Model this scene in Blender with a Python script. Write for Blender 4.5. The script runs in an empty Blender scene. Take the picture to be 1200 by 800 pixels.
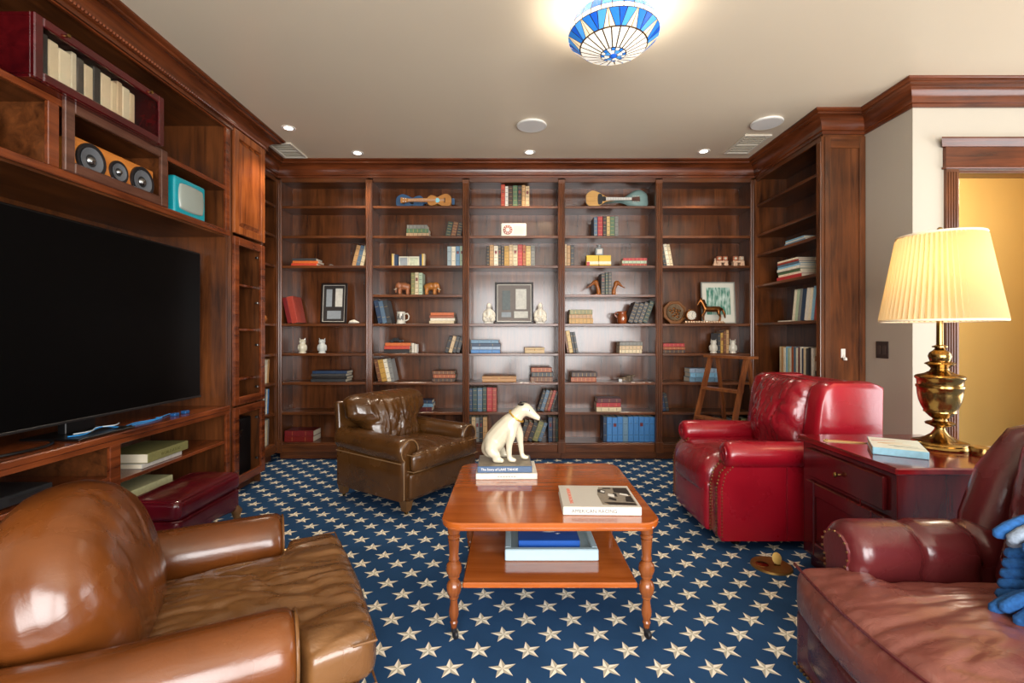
import bpy, bmesh, math, random
from math import sin, cos, pi, radians as R, atan2, sqrt
from mathutils import Vector, Matrix, noise
random.seed(7)
scene = bpy.context.scene
COL = scene.collection

# ------------------------------------------------------------------ camera
EYE = 1.25
HZ = 392.0           # horizon row of the photograph
FPX = 560.0          # focal length in pixels of the 1200 px frame
cam_d = bpy.data.cameras.new('camera'); cam = bpy.data.objects.new('camera', cam_d); COL.objects.link(cam)
cam.location = (0, 0, EYE); cam.rotation_euler = (pi/2, 0, 0)
cam_d.sensor_width = 36; cam_d.lens = FPX/1200*36; cam_d.shift_y = -(400-HZ)/1200; cam_d.clip_start = .05
scene.camera = cam
# ------------------------------------------------------------------ world, exposure
w = bpy.data.worlds.new('world'); scene.world = w; w.use_nodes = True
w.node_tree.nodes['Background'].inputs[0].default_value = (.62, .76, 1, 1)
w.node_tree.nodes['Background'].inputs[1].default_value = 1.2
vs = scene.view_settings
vs.view_transform = 'Standard'; vs.look = 'None'; vs.gamma = 1; vs.use_curve_mapping = False; vs.exposure = 0.5
# ------------------------------------------------------------------ main dimensions (metres)
H = 2.96             # ceiling
F = 4.76             # face of the far bookcases
BKD = .30            # bookcase depth
XL, XR = -2.34, 2.42 # faces of the side bookcases
M = -2.135           # face of the media wall
YT0, YT1 = 3.62, 4.10 # cabinet tower
WR, YD = 2.75, 3.28  # right wall, wall with the doorway
YE = 3.72            # near end of the right bookcase
YB = -1.9            # rear wall (behind the viewpoint)
XO = 4.7             # outer right wall
def area(name, loc, rot, sx, sy, e, col):
    d = bpy.data.lights.new(name, 'AREA'); d.shape = 'RECTANGLE'; d.size = sx; d.size_y = sy; d.energy = e; d.color = col
    o = bpy.data.objects.new(name, d); COL.objects.link(o); o.location = loc; o.rotation_euler = rot; return o
WINX = [(-1.0, 1.05), (1.15, 3.2)]
for i, (a, b) in enumerate(WINX):      # daylight in the two windows of the rear wall
    area('window_daylight', ((a+b)/2, YB-.02, 1.32), (pi/2, 0, 0), b-a-.1, 2.2, 140, (1, .975, .94))
area('window_daylight', (XO+.02, 1.85, 1.32), (pi/2, 0, pi/2), 2.0, 2.2, 60, (1, .975, .94))

# ------------------------------------------------------------------ helpers
def lin(h):
    if isinstance(h, str):
        h = h.lstrip('#'); c = [int(h[i:i+2], 16)/255 for i in (0, 2, 4)]
    else: c = [x/255 for x in h]
    return tuple(x/12.92 if x <= .04045 else ((x+.055)/1.055)**2.4 for x in c)+(1,)
def N(nt, t, **kw):
    n = nt.nodes.new(t)
    for k, v in kw.items(): setattr(n, k, v)
    return n
def L(nt, a, b): nt.links.new(a, b)
MATS = {}
def newmat(name):
    m = bpy.data.materials.new(name); m.use_nodes = True; MATS[name] = m
    return m, m.node_tree, m.node_tree.nodes['Principled BSDF']
def setp(b, rough=.5, metal=0, spec=.5, coat=0, coatr=.1):
    b.inputs['Roughness'].default_value = rough; b.inputs['Metallic'].default_value = metal
    b.inputs['Specular IOR Level'].default_value = spec; b.inputs['Coat Weight'].default_value = coat; b.inputs['Coat Roughness'].default_value = coatr
def plain(col, rough=.5, metal=0, spec=.5, var=.12, sc=30, bump=0, name=None, coat=0):
    key = name or f'm_{col}_{rough}_{metal}'
    if key in MATS: return MATS[key]
    m, nt, b = newmat(key); setp(b, rough, metal, spec, coat); c = lin(col)
    tc = N(nt, 'ShaderNodeTexCoord'); nz = N(nt, 'ShaderNodeTexNoise'); nz.inputs['Scale'].default_value = sc; nz.inputs['Detail'].default_value = 4
    L(nt, tc.outputs['Object'], nz.inputs['Vector'])
    mx = N(nt, 'ShaderNodeMix', data_type='RGBA'); L(nt, nz.outputs['Fac'], mx.inputs[0])
    mx.inputs[6].default_value = tuple(x*(1-var) for x in c[:3])+(1,); mx.inputs[7].default_value = tuple(min(1, x*(1+var)) for x in c[:3])+(1,)
    L(nt, mx.outputs[2], b.inputs['Base Color'])
    if bump:
        bp = N(nt, 'ShaderNodeBump'); bp.inputs['Strength'].default_value = bump; bp.inputs['Distance'].default_value = .003
        L(nt, nz.outputs['Fac'], bp.inputs['Height']); L(nt, bp.outputs[0], b.inputs['Normal'])
    return m
def wood(name, dark, light, axis, rough=.28, sc=1.0, coat=.15, spec=.5):
    m, nt, b = newmat(name); setp(b, rough, 0, spec, coat, .12)
    tc = N(nt, 'ShaderNodeTexCoord'); mp = N(nt, 'ShaderNodeMapping')
    s = [14*sc]*3; s['xyz'.index(axis)] = 1.1*sc; mp.inputs['Scale'].default_value = s
    L(nt, tc.outputs['Object'], mp.inputs['Vector'])
    n1 = N(nt, 'ShaderNodeTexNoise'); n1.inputs['Scale'].default_value = 1.6; n1.inputs['Detail'].default_value = 7; n1.inputs['Roughness'].default_value = .62; n1.inputs['Distortion'].default_value = .6
    L(nt, mp.outputs[0], n1.inputs['Vector'])
    n2 = N(nt, 'ShaderNodeTexNoise'); n2.inputs['Scale'].default_value = 3.0; n2.inputs['Detail'].default_value = 2; L(nt, tc.outputs['Object'], n2.inputs['Vector'])
    ad = N(nt, 'ShaderNodeMath', operation='MULTIPLY_ADD'); L(nt, n2.outputs['Fac'], ad.inputs[0]); ad.inputs[1].default_value = .5; L(nt, n1.outputs['Fac'], ad.inputs[2])
    cr = N(nt, 'ShaderNodeValToRGB'); cr.color_ramp.elements[0].position = .5; cr.color_ramp.elements[1].position = .98
    cr.color_ramp.elements[0].color = lin(dark); cr.color_ramp.elements[1].color = lin(light)
    L(nt, ad.outputs[0], cr.inputs[0]); L(nt, cr.outputs[0], b.inputs['Base Color'])
    bp = N(nt, 'ShaderNodeBump'); bp.inputs['Strength'].default_value = .06; bp.inputs['Distance'].default_value = .002
    L(nt, n1.outputs['Fac'], bp.inputs['Height']); L(nt, bp.outputs[0], b.inputs['Normal'])
    return m
def leather(name, c0, c1, rough=.3, coat=.25, wr=.5, spec=.5):
    m, nt, b = newmat(name); setp(b, rough, 0, spec, coat, .18)
    tc = N(nt, 'ShaderNodeTexCoord')
    n1 = N(nt, 'ShaderNodeTexNoise'); n1.inputs['Scale'].default_value = 4.5; n1.inputs['Detail'].default_value = 5; L(nt, tc.outputs['Object'], n1.inputs['Vector'])
    cr = N(nt, 'ShaderNodeValToRGB'); cr.color_ramp.elements[0].position = .2; cr.color_ramp.elements[1].position = .85
    cr.color_ramp.elements[0].color = lin(c0); cr.color_ramp.elements[1].color = lin(c1); L(nt, n1.outputs['Fac'], cr.inputs[0]); L(nt, cr.outputs[0], b.inputs['Base Color'])
    rr = N(nt, 'ShaderNodeMapRange'); rr.inputs[3].default_value = rough-.07; rr.inputs[4].default_value = rough+.1; L(nt, n1.outputs['Fac'], rr.inputs[0]); L(nt, rr.outputs[0], b.inputs['Roughness'])
    v = N(nt, 'ShaderNodeTexVoronoi'); v.inputs['Scale'].default_value = 260; L(nt, tc.outputs['Object'], v.inputs['Vector'])
    mp = N(nt, 'ShaderNodeMapping'); mp.inputs['Scale'].default_value = (10, 22, 12); mp.inputs['Rotation'].default_value = (.3, .2, .5); L(nt, tc.outputs['Object'], mp.inputs['Vector'])
    n2 = N(nt, 'ShaderNodeTexNoise'); n2.inputs['Scale'].default_value = 1; n2.inputs['Detail'].default_value = 5; n2.inputs['Distortion'].default_value = 1.2; L(nt, mp.outputs[0], n2.inputs['Vector'])
    b1 = N(nt, 'ShaderNodeBump'); b1.inputs['Strength'].default_value = .07; b1.inputs['Distance'].default_value = .001; L(nt, v.outputs['Distance'], b1.inputs['Height'])
    sb_ = N(nt, 'ShaderNodeMath', operation='SUBTRACT'); L(nt, n2.outputs['Fac'], sb_.inputs[0]); sb_.inputs[1].default_value = .5
    ab_ = N(nt, 'ShaderNodeMath', operation='ABSOLUTE'); L(nt, sb_.outputs[0], ab_.inputs[0])
    mr_ = N(nt, 'ShaderNodeMapRange', interpolation_type='SMOOTHSTEP'); mr_.inputs[1].default_value = 0; mr_.inputs[2].default_value = .10; L(nt, ab_.outputs[0], mr_.inputs[0])
    b2 = N(nt, 'ShaderNodeBump'); b2.inputs['Strength'].default_value = wr; b2.inputs['Distance'].default_value = .004; L(nt, mr_.outputs[0], b2.inputs['Height']); L(nt, b1.outputs[0], b2.inputs['Normal'])
    L(nt, b2.outputs[0], b.inputs['Normal'])
    return m
def emis(name, col, s, base=None):
    m, nt, b = newmat(name); b.inputs['Base Color'].default_value = lin(base or col); b.inputs['Emission Color'].default_value = lin(col); b.inputs['Emission Strength'].default_value = s; b.inputs['Roughness'].default_value = .25
    return m

class MB:
    def __init__(s): s.v = []; s.f = []; s.m = []; s.mi = 0
    def add(s, vs, fs, X=None):
        o = len(s.v)
        s.v += [tuple(X @ Vector(p)) for p in vs] if X is not None else [tuple(p) for p in vs]
        s.f += [tuple(i+o for i in f) for f in fs]; s.m += [s.mi]*len(fs); return s
    def box(s, x0, x1, y0, y1, z0, z1, b=0, X=None):
        if x0 > x1: x0, x1 = x1, x0
        if y0 > y1: y0, y1 = y1, y0
        if z0 > z1: z0, z1 = z1, z0
        b = min(b, (x1-x0)*.45, (y1-y0)*.45, (z1-z0)*.45)
        if b <= 0:
            vs = [(x, y, z) for x in (x0, x1) for y in (y0, y1) for z in (z0, z1)]
            return s.add(vs, [(0,1,3,2),(4,6,7,5),(0,4,5,1),(2,3,7,6),(0,2,6,4),(1,5,7,3)], X)
        vs = []; idx = {}
        for sx in (0, 1):
            for sy in (0, 1):
                for sz in (0, 1):
                    for a in range(3):
                        p = [(x0, x1)[sx], (y0, y1)[sy], (z0, z1)[sz]]; sg = (sx, sy, sz)
                        for k in range(3):
                            if k != a: p[k] += b if sg[k] == 0 else -b
                        idx[(sx, sy, sz, a)] = len(vs); vs.append(p)
        fs = []
        for a in range(3):
            o = [k for k in range(3) if k != a]
            for sd in (0, 1):
                q = []
                for (i, j) in ((0,0),(1,0),(1,1),(0,1)):
                    sg = [0,0,0]; sg[a] = sd; sg[o[0]] = i; sg[o[1]] = j; q.append(idx[(*sg, a)])
                fs.append(tuple(q))
        for a in range(3):       # edges along axis a
            o = [k for k in range(3) if k != a]
            for i in (0, 1):
                for j in (0, 1):
                    sg0 = [0,0,0]; sg1 = [0,0,0]; sg0[o[0]] = sg1[o[0]] = i; sg0[o[1]] = sg1[o[1]] = j; sg1[a] = 1
                    fs.append((idx[(*sg0, o[0])], idx[(*sg1, o[0])], idx[(*sg1, o[1])], idx[(*sg0, o[1])]))
        for c in [(x, y, z) for x in (0,1) for y in (0,1) for z in (0,1)]:
            fs.append(tuple(idx[(*c, a)] for a in range(3)))
        return s.add(vs, fs, X)
    def loft(s, rings, cap=True, closed=True, X=None):
        n = len(rings[0]); vs = [p for r in rings for p in r]; fs = []
        for i in range(len(rings)-1):
            for j in range(n if closed else n-1):
                k = (j+1) % n; fs.append((i*n+j, i*n+k, (i+1)*n+k, (i+1)*n+j))
        if cap and closed:
            fs.append(tuple(range(n))[::-1]); fs.append(tuple((len(rings)-1)*n+j for j in range(n)))
        return s.add(vs, fs, X)
    def lathe(s, prof, seg=20, X=None, cap=True, arc=(0, 2*pi)):
        full = abs(arc[1]-arc[0]-2*pi) < 1e-6
        rings = [[(r*cos(arc[0]+(arc[1]-arc[0])*k/seg), r*sin(arc[0]+(arc[1]-arc[0])*k/seg), z) for k in range(seg if full else seg+1)] for r, z in prof]
        return s.loft(rings, cap and full, full, X)
    def tube(s, pts, r, seg=8, X=None, cap=True, closed=False):
        pts = [Vector(p) for p in pts]; n = len(pts); rings = []; up = None
        for i, p in enumerate(pts):
            a = pts[i-1] if (i > 0 or closed) else p; b = pts[(i+1) % n] if (i < n-1 or closed) else p
            t = (b-a).normalized()
            if up is None: up = t.orthogonal().normalized()
            up = (up - t*up.dot(t)); up = up.normalized() if up.length > 1e-6 else t.orthogonal().normalized()
            sd = t.cross(up); rr = r[i] if isinstance(r, (list, tuple)) else r
            rings.append([tuple(p+(up*cos(2*pi*k/seg)+sd*sin(2*pi*k/seg))*rr) for k in range(seg)])
        if closed: rings.append(rings[0])
        return s.loft(rings, cap and not closed, True, X)
    def prism(s, poly, a0, a1, plane='xz', X=None):
        if plane == 'xz': r = [[(x, a, z) for x, z in poly] for a in (a0, a1)]
        elif plane == 'xy': r = [[(x, y, a) for x, y in poly] for a in (a0, a1)]
        else: r = [[(a, y, z) for y, z in poly] for a in (a0, a1)]
        return s.loft(r, True, True, X)
    def ball(s, c, r, seg=10, rings=7, sc=(1,1,1), X=None):
        vs = [(c[0], c[1], c[2]-r*sc[2])]; fs = []
        for i in range(1, rings):
            a = -pi/2+pi*i/rings
            for k in range(seg): vs.append((c[0]+r*sc[0]*cos(a)*cos(2*pi*k/seg), c[1]+r*sc[1]*cos(a)*sin(2*pi*k/seg), c[2]+r*sc[2]*sin(a)))
        vs.append((c[0], c[1], c[2]+r*sc[2])); t = len(vs)-1
        for k in range(seg):
            q = (k+1) % seg; fs.append((0, 1+q, 1+k)); fs.append((t, t-seg+k, t-seg+q))
            for i in range(rings-2): fs.append((1+i*seg+k, 1+i*seg+q, 1+(i+1)*seg+q, 1+(i+1)*seg+k))
        return s.add(vs, fs, X)
    def cushion(s, hx, hy, hz, r, n=(16,16,8), puff=(0,0,0), fn=None, X=None):
        """soft rounded block; puff bulges each face, fn(p)->p deforms"""
        h = (hx, hy, hz); vs = []; fs = []
        def lines(hh, k):
            rr = min(r, hh*.98); e = [-hh+rr*(1-cos(pi/2*i/4)) for i in range(4)]
            m = [-(hh-rr)+2*(hh-rr)*i/k for i in range(k+1)]
            return e+m+[-q for q in reversed(e)]
        Ls = [lines(h[a], n[a]) for a in range(3)]
        for a in range(3):
            o = [k for k in range(3) if k != a]
            for sd in (-1, 1):
                base = len(vs); A, B = Ls[o[0]], Ls[o[1]]
                for p in A:
                    for q in B:
                        c = [0,0,0]; c[a] = sd*h[a]; c[o[0]] = p; c[o[1]] = q; vs.append(c)
                for i in range(len(A)-1):
                    for j in range(len(B)-1):
                        f = (base+i*len(B)+j, base+(i+1)*len(B)+j, base+(i+1)*len(B)+j+1, base+i*len(B)+j+1)
                        fs.append(f if (sd > 0) != (a == 1) else f[::-1])
        out = []
        for c in vs:
            q = [max(-(h[k]-min(r, h[k]*.98)), min(h[k]-min(r, h[k]*.98), c[k])) for k in range(3)]
            d = Vector([c[k]-q[k] for k in range(3)])
            rs = [min(r, h[k]*.98) for k in range(3)]
            dn = Vector([d[k]/rs[k] for k in range(3)]); l = dn.length
            if l > 1e-9: dn = dn/l*min(1, max(abs(x) for x in dn)) if False else dn/l
            p = [q[k]+dn[k]*rs[k] for k in range(3)]
            t = [p[k]/h[k] for k in range(3)]
            for k in range(3):
                o = [j for j in range(3) if j != k]
                p[k] += puff[k]*t[k]*max(0, 1-t[o[0]]**2)*max(0, 1-t[o[1]]**2)
            out.append(tuple(fn(Vector(p))) if fn else tuple(p))
        return s.add(out, fs, X)
    def build(s, name, mat, parent=None, loc=None, rot=None, smooth=40, weld=True, sub=0):
        me = bpy.data.meshes.new(name); me.from_pydata(s.v, [], s.f)
        mats = mat if isinstance(mat, (list, tuple)) else [mat]
        for q in mats: me.materials.append(q)
        if len(mats) > 1: me.polygons.foreach_set('material_index', s.m)
        bm = bmesh.new(); bm.from_mesh(me)
        if weld: bmesh.ops.remove_doubles(bm, verts=bm.verts, dist=2e-5)
        bmesh.ops.recalc_face_normals(bm, faces=bm.faces); bm.to_mesh(me); bm.free()
        if smooth:
            me.shade_smooth(); me.set_sharp_from_angle(angle=R(smooth))
        o = bpy.data.objects.new(name, me); COL.objects.link(o)
        if parent: o.parent = parent
        if loc: o.location = loc
        if rot: o.rotation_euler = rot
        if sub:
            md = o.modifiers.new('sub', 'SUBSURF'); md.levels = md.render_levels = sub
        return o
def tag(o, label, cat, group=None):
    o['label'] = label; o['category'] = cat
    if group: o['group'] = group
    return o
def thing(name, label, cat, loc=(0,0,0), rz=0, group=None):
    o = bpy.data.objects.new(name, None); COL.objects.link(o); o.empty_display_size = .1
    o.location = loc; o.rotation_euler = (0, 0, rz); return tag(o, label, cat, group)
def struct(o): o['kind'] = 'structure'; return o
def stuff(o): o['kind'] = 'stuff'; return o
def bx(name, mat, parent, x0, x1, y0, y1, z0, z1, b=.002): return MB().box(x0, x1, y0, y1, z0, z1, b).build(name, mat, parent, smooth=0)
def Tm(loc=(0,0,0), rot=(0,0,0), sc=(1,1,1)):
    from mathutils import Euler
    return Matrix.LocRotScale(Vector(loc), Euler(rot), Vector(sc))
def text(name, body, size, mat, parent, loc, rot, ext=.0004, align='CENTER'):
    c = bpy.data.curves.new(name, 'FONT'); c.body = body; c.size = size; c.extrude = ext; c.align_x = align; c.align_y = 'CENTER'; c.resolution_u = 2
    t = bpy.data.objects.new(name, c); COL.objects.link(t)
    bpy.context.view_layer.update()
    me = bpy.data.meshes.new_from_object(t.evaluated_get(bpy.context.evaluated_depsgraph_get())); bpy.data.objects.remove(t)
    me.name = name; me.materials.clear(); me.materials.append(mat)
    o = bpy.data.objects.new(name, me); COL.objects.link(o); o.parent = parent; o.location = loc; o.rotation_euler = rot
    return o
def skin(name, chains, mat, parent=None, loc=(0,0,0), rot=(0,0,0), sc=1, sub=2, root=0, res=60):
    """chains of (x,y,z,r): tapered limbs fused by a voxel remesh into one continuous body"""
    mb = MB(); k_ = .9
    for ch in chains:
        P_ = [Vector(p[:3])*sc for p in ch]; r = [p[3]*k_*sc for p in ch]; pts = []; rad = []; n = len(P_)
        for i in range(n-1):
            p0, p1, p2, p3 = P_[max(0, i-1)], P_[i], P_[i+1], P_[min(n-1, i+2)]
            for j in range(4):
                u = j/4; pts.append(.5*((2*p1)+(p2-p0)*u+(2*p0-5*p1+4*p2-p3)*u*u+(3*p1-p0-3*p2+p3)*u**3)); rad.append(r[i]+(r[i+1]-r[i])*u)
        pts.append(P_[-1]); rad.append(r[-1])
        mb.tube(pts, rad, 12)
        mb.ball(tuple(P_[0]), r[0], 12, 8); mb.ball(tuple(P_[-1]), r[-1], 12, 8)
    o = mb.build(name, mat, parent, loc, rot, smooth=0, weld=False)
    mz = min(v[2] for v in mb.v)
    if mz < 0: o.location.z -= mz
    ext = max(max(v[i] for v in mb.v)-min(v[i] for v in mb.v) for i in range(3))
    rm = o.modifiers.new('fuse', 'REMESH'); rm.mode = 'VOXEL'; rm.voxel_size = ext/res; rm.use_smooth_shade = True
    sm = o.modifiers.new('soften', 'SMOOTH'); sm.factor = .5; sm.iterations = 5
    return o

# ------------------------------------------------------------------ materials
WD, WL = '#2f180c', '#73401f'
wz = wood('bookcase_wood_vertical', WD, WL, 'z'); wx = wood('bookcase_wood_along', WD, WL, 'x'); wy = wood('bookcase_wood_deep', WD, WL, 'y')
cwx = wood('crown_wood', '#3a1a0b', '#74391b', 'x', .25); cwy = wood('crown_wood_deep', '#3a1a0b', '#74391b', 'y', .25); mwy = wood('media_wood', '#3a170c', '#8a4522', 'y', .22, coat=.3)
doorw = wood('tower_door_wood', '#5a2812', '#a35a2a', 'z', .25, coat=.3)
cherry = wood('cherry_tabletop', '#91420f', '#b8632a', 'x', .09, .8, .6)
cherryz = wood('cherry_turned', '#5c2a10', '#8e4f25', 'z', .25, 1, .3)
redwood = wood('red_lacquer', '#4a070c', '#7e1216', 'y', .14, .6, .6); redwoodz = wood('red_lacquer_upright', '#32080a', '#5a1012', 'z', .2, .6, .4)
ladw = wood('ladder_wood', '#5e2f18', '#96592f', 'z', .4)
beige = plain('#b4ab9b', .75, var=.02, sc=3, name='wall_paint'); ceilm = plain('#dacbb2', .36, var=.015, sc=2, name='ceiling_paint'); tan = plain('#d3ac62', .7, var=.02, sc=3, name='hall_paint')
white = plain('#e9e5dc', .5, var=.02, name='white_paint'); cream = plain('#e4d9c2', .6, var=.05, name='page_cream'); black = plain('#0b0b0c', .35, name='black_plastic', var=.05)
brass = plain('#9c7c48', .2, 1, name='brass', var=.08, sc=8); gold = plain('#927443', .4, .6, name='gilt'); brons = plain('#7a4a22', .3, .85, name='bronze', sc=14, var=.35)
steel = plain('#9a9a98', .25, 1, name='steel'); ceram = plain('#d3ccbc', .22, name='ceramic_white', sc=9, var=.05); ceramo = plain('#cbc2aa', .18, name='ceramic_ivory', sc=9, var=.08, coat=.4)
darkm = plain('#1c1a1b', .4, name='dark_metal'); glassm = None
# ================================================================== STRUCTURE
# ---- carpet: navy ground with woven faceted stars in a quincunx
def carpet():
    m, nt, b = newmat('star_carpet'); setp(b, .95, 0, .15)
    tc = N(nt, 'ShaderNodeTexCoord'); sp = N(nt, 'ShaderNodeSeparateXYZ'); L(nt, tc.outputs['Object'], sp.inputs[0])
    def ma(op, a, bb=None, c=None):
        n = N(nt, 'ShaderNodeMath', operation=op)
        for i, q in enumerate((a, bb, c)):
            if q is None: continue
            if isinstance(q, (int, float)): n.inputs[i].default_value = q
            else: L(nt, q, n.inputs[i])
        return n.outputs[0]
    PX, PY, X0, Y0, RR = .197, .2046, -.429, 1.79, .055
    ri = RR*.40; A = radians(36) if False else R(36)
    nx, ny = ri*sin(A), RR-ri*cos(A)
    def star(ox, oy):
        def loc(s, o, p, off):
            q = ma('DIVIDE', ma('SUBTRACT', s, o), p); q = ma('SUBTRACT', q, off)
            return ma('MULTIPLY', ma('SUBTRACT', q, ma('ROUND', q)), p)
        x = loc(sp.outputs[0], X0, PX, ox); y = loc(sp.outputs[1], Y0, PY, oy)
        r = ma('SQRT', ma('ADD', ma('MULTIPLY', x, x), ma('MULTIPLY', y, y)))
        a = ma('SUBTRACT', ma('ARCTAN2', y, x), R(99)); a = ma('ADD', a, R(720))
        t = ma('PINGPONG', a, A); fac = ma('LESS_THAN', ma('MODULO', a, 2*A), A)
        d = ma('ADD', ma('MULTIPLY', ma('SUBTRACT', ma('MULTIPLY', r, ma('COSINE', t)), RR), nx), ma('MULTIPLY', ma('MULTIPLY', r, ma('SINE', t)), ny))
        ins = ma('LESS_THAN', d, 0.0)
        return ins, fac
    i1, f1 = star(0, 0); i2, f2 = star(.5, .5)
    ins = ma('MAXIMUM', i1, i2); fac = ma('ADD', ma('MULTIPLY', i1, f1), ma('MULTIPLY', i2, f2))
    nz = N(nt, 'ShaderNodeTexNoise'); nz.inputs['Scale'].default_value = 3; nz.inputs['Detail'].default_value = 3; L(nt, tc.outputs['Object'], nz.inputs['Vector'])
    pile = N(nt, 'ShaderNodeTexNoise'); pile.inputs['Scale'].default_value = 420; pile.inputs['Detail'].default_value = 2; L(nt, tc.outputs['Object'], pile.inputs['Vector'])
    g = N(nt, 'ShaderNodeMix', data_type='RGBA'); L(nt, nz.outputs['Fac'], g.inputs[0]); g.inputs[6].default_value = lin('#193657'); g.inputs[7].default_value = lin('#2b4f78')
    s = N(nt, 'ShaderNodeMix', data_type='RGBA'); L(nt, fac, s.inputs[0]); s.inputs[6].default_value = lin('#b9b19c'); s.inputs[7].default_value = lin('#f2ead8')
    mx = N(nt, 'ShaderNodeMix', data_type='RGBA'); L(nt, ins, mx.inputs[0]); L(nt, g.outputs[2], mx.inputs[6]); L(nt, s.outputs[2], mx.inputs[7])
    L(nt, mx.outputs[2], b.inputs['Base Color'])
    bp = N(nt, 'ShaderNodeBump'); bp.inputs['Strength'].default_value = .5; bp.inputs['Distance'].default_value = .003
    L(nt, ma('ADD', pile.outputs['Fac'], ma('MULTIPLY', ins, .35)), bp.inputs['Height']); L(nt, bp.outputs[0], b.inputs['Normal'])
    return m
struct(bx('floor', carpet(), None, -2.8, 5.4, YB-.1, 5.2, -.06, 0, 0))
struct(bx('ceiling', ceilm, None, -2.8, 5.4, YB-.1, 5.2, H, H+.06, 0))
struct(bx('wall_left', beige, None, -2.85, -2.76, YB-.1, 5.2, 0, H, 0))
struct(bx('wall_far', beige, None, -2.76, WR+.12, 5.08, 5.2, 0, H, 0))
struct(bx('wall_right', beige, None, WR, WR+.12, YD+.12, 5.08, 0, H, 0))
# wall with the doorway
DX0, DX1, DZ = 3.05, 3.98, 2.38
mb = MB(); mb.box(WR, DX0, YD, YD+.12, 0, H); mb.box(DX1, XO, YD, YD+.12, 0, H); mb.box(DX0, DX1, YD, YD+.12, DZ, H)
struct(mb.build('wall_doorway', beige, smooth=0))
struct(bx('wall_hall', tan, None, WR+.12, 5.4, 4.72, 4.8, 0, H, 0))
struct(bx('wall_hall_end', tan, None, 5.3, 5.4, YD, 4.72, 0, H, 0))
struct(bx('baseboard_hall', white, None, WR+.121, 5.3, 4.695, 4.72, 0, .15, .006))
struct(bx('baseboard_doorway', cwx, None, WR, 2.96, YD-.018, YD, 0, .14, .005))
# outer right wall and rear wall with windows
def winwall(name, axis, c, span, wins, zb=.15, zt=2.5):
    mb = MB()
    def b(a0, a1, z0, z1):
        if axis == 'y': mb.box(a0, a1, c-.1, c, z0, z1)
        else: mb.box(c, c+.1, a0, a1, z0, z1)
    a = span[0]
    for (p, q) in wins:
        b(a, p, 0, H); b(p, q, 0, zb); b(p, q, zt, H); a = q
    b(a, span[1], 0, H); struct(mb.build(name, beige, smooth=0))
    for i, (p, q) in enumerate(wins):
        w_ = struct(thing('window_%d' % (i+1 if axis == 'y' else 3), '', '')); del w_['label'], w_['category']
        fr = MB(); m0 = (p+q)/2
        for (a0, a1, z0, z1) in ((p, q, zb, zb+.06), (p, q, zt-.06, zt), (p, p+.06, zb+.06, zt-.06), (q-.06, q, zb+.06, zt-.06), (m0-.025, m0+.025, zb+.06, zt-.06), (p+.06, q-.06, 1.6, 1.64)):
            if axis == 'y': fr.box(a0, a1, c-.08, c-.03, z0, z1)
            else: fr.box(c+.03, c+.08, a0, a1, z0, z1)
        fr.build('window_frame', white, w_, smooth=0)
winwall('wall_rear', 'y', YB, (-2.76, XO), WINX)
winwall('wall_outer', 'x', XO, (YB, YD+.0), [(.8, 2.9)])
# ---- crown moulding, one continuous mitred run
prof = [(0,-.155),(.014,-.155),(.014,-.132),(.026,-.128),(.026,-.108)]
prof += [(.026+.070*(1-cos(t)), -.108+.070*sin(t)) for t in [pi/2*k/6 for k in range(1, 7)]]
prof += [(.104,-.034),(.104,-.024),(.118,-.02),(.13,-.010),(.13,0),(0,0)]
def sweep(path, prof, z0, name, mat, closed=True):
    n = len(path); rings = []
    for i, p in enumerate(path):
        p = Vector(p)
        def nrm(a, b): d = (Vector(b)-Vector(a)).normalized(); return Vector((d.y, -d.x))
        n0 = nrm(path[i-1], path[i]) if i > 0 else nrm(path[0], path[1]); n1 = nrm(path[i], path[i+1]) if i < n-1 else n0
        mt = (n0+n1); mt = mt/ (1+n0.dot(n1))
        rings.append([(p.x+mt.x*d, p.y+mt.y*d, z0+z) for d, z in prof])
    mb = MB()
    for i in range(n-1):
        mb.mi = 1 if abs(path[i+1][1]-path[i][1]) > abs(path[i+1][0]-path[i][0]) else 0
        mb.loft(rings[i:i+2], cap=False)
    return mb.build(name, mat, smooth=30)
path = [(M, .95), (M, YT1+.005), (XL, YT1+.005), (XL, F), (XR, F), (XR, YE), (WR, YE), (WR, YD), (XO, YD)]
struct(sweep(path, prof, H, 'trim_1', [cwx, cwy]))
# small rope bead under the crown of the media wall
mb = MB()
for k in range(150): mb.ball((M+.031, 1.0+k*.0206, H-.118), .0095, 5, 4)
rb = struct(mb.build('trim_2', mwy))
# ---- door casing with fluted sides and a cornice head
cs = struct(thing('door_1', '', '')); del cs['label'], cs['category']
for (a, b) in ((2.962, DX0), (DX1, DX1+.088)):
    mb = MB(); mb.box(a, b, YD-.022, YD, 0, DZ+.01, .003)
    c = mb.build('casing', wz, cs, smooth=0)
    for k in range(4): bx('flute', wz, c, a+.012+k*.0175, a+.022+k*.0175, YD-.028, YD-.022, .2, DZ-.02, .003)
hd = MB().box(2.955, DX1+.095, YD-.026, YD, DZ+.01, DZ+.15, .002).build('head_board', cwx, cs, smooth=0)
bx('head_bead', cwx, cs, 2.945, DX1+.105, YD-.036, YD, DZ+.0, DZ+.018, .005)
pr = [(0,0),(.03,0),(.034,.012),(.05,.03),(.055,.045),(.055,.055),(0,.055)]
rings = []
for x, dx in ((2.955, -1), (DX1+.095, 1)): rings.append([(x+dx*d, YD-d-.001, DZ+.15+z) for d, z in pr])
MB().loft(rings).build('head_cornice', cwx, cs, smooth=0)
for (a, b) in ((DX0, DX0+.02), (DX1-.02, DX1)): bx('jamb', wz, cs, a, b, YD, YD+.12, 0, DZ, .002)
bx('jamb', wx, cs, DX0+.02, DX1-.02, YD, YD+.12, DZ-.02, DZ, .002)
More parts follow.
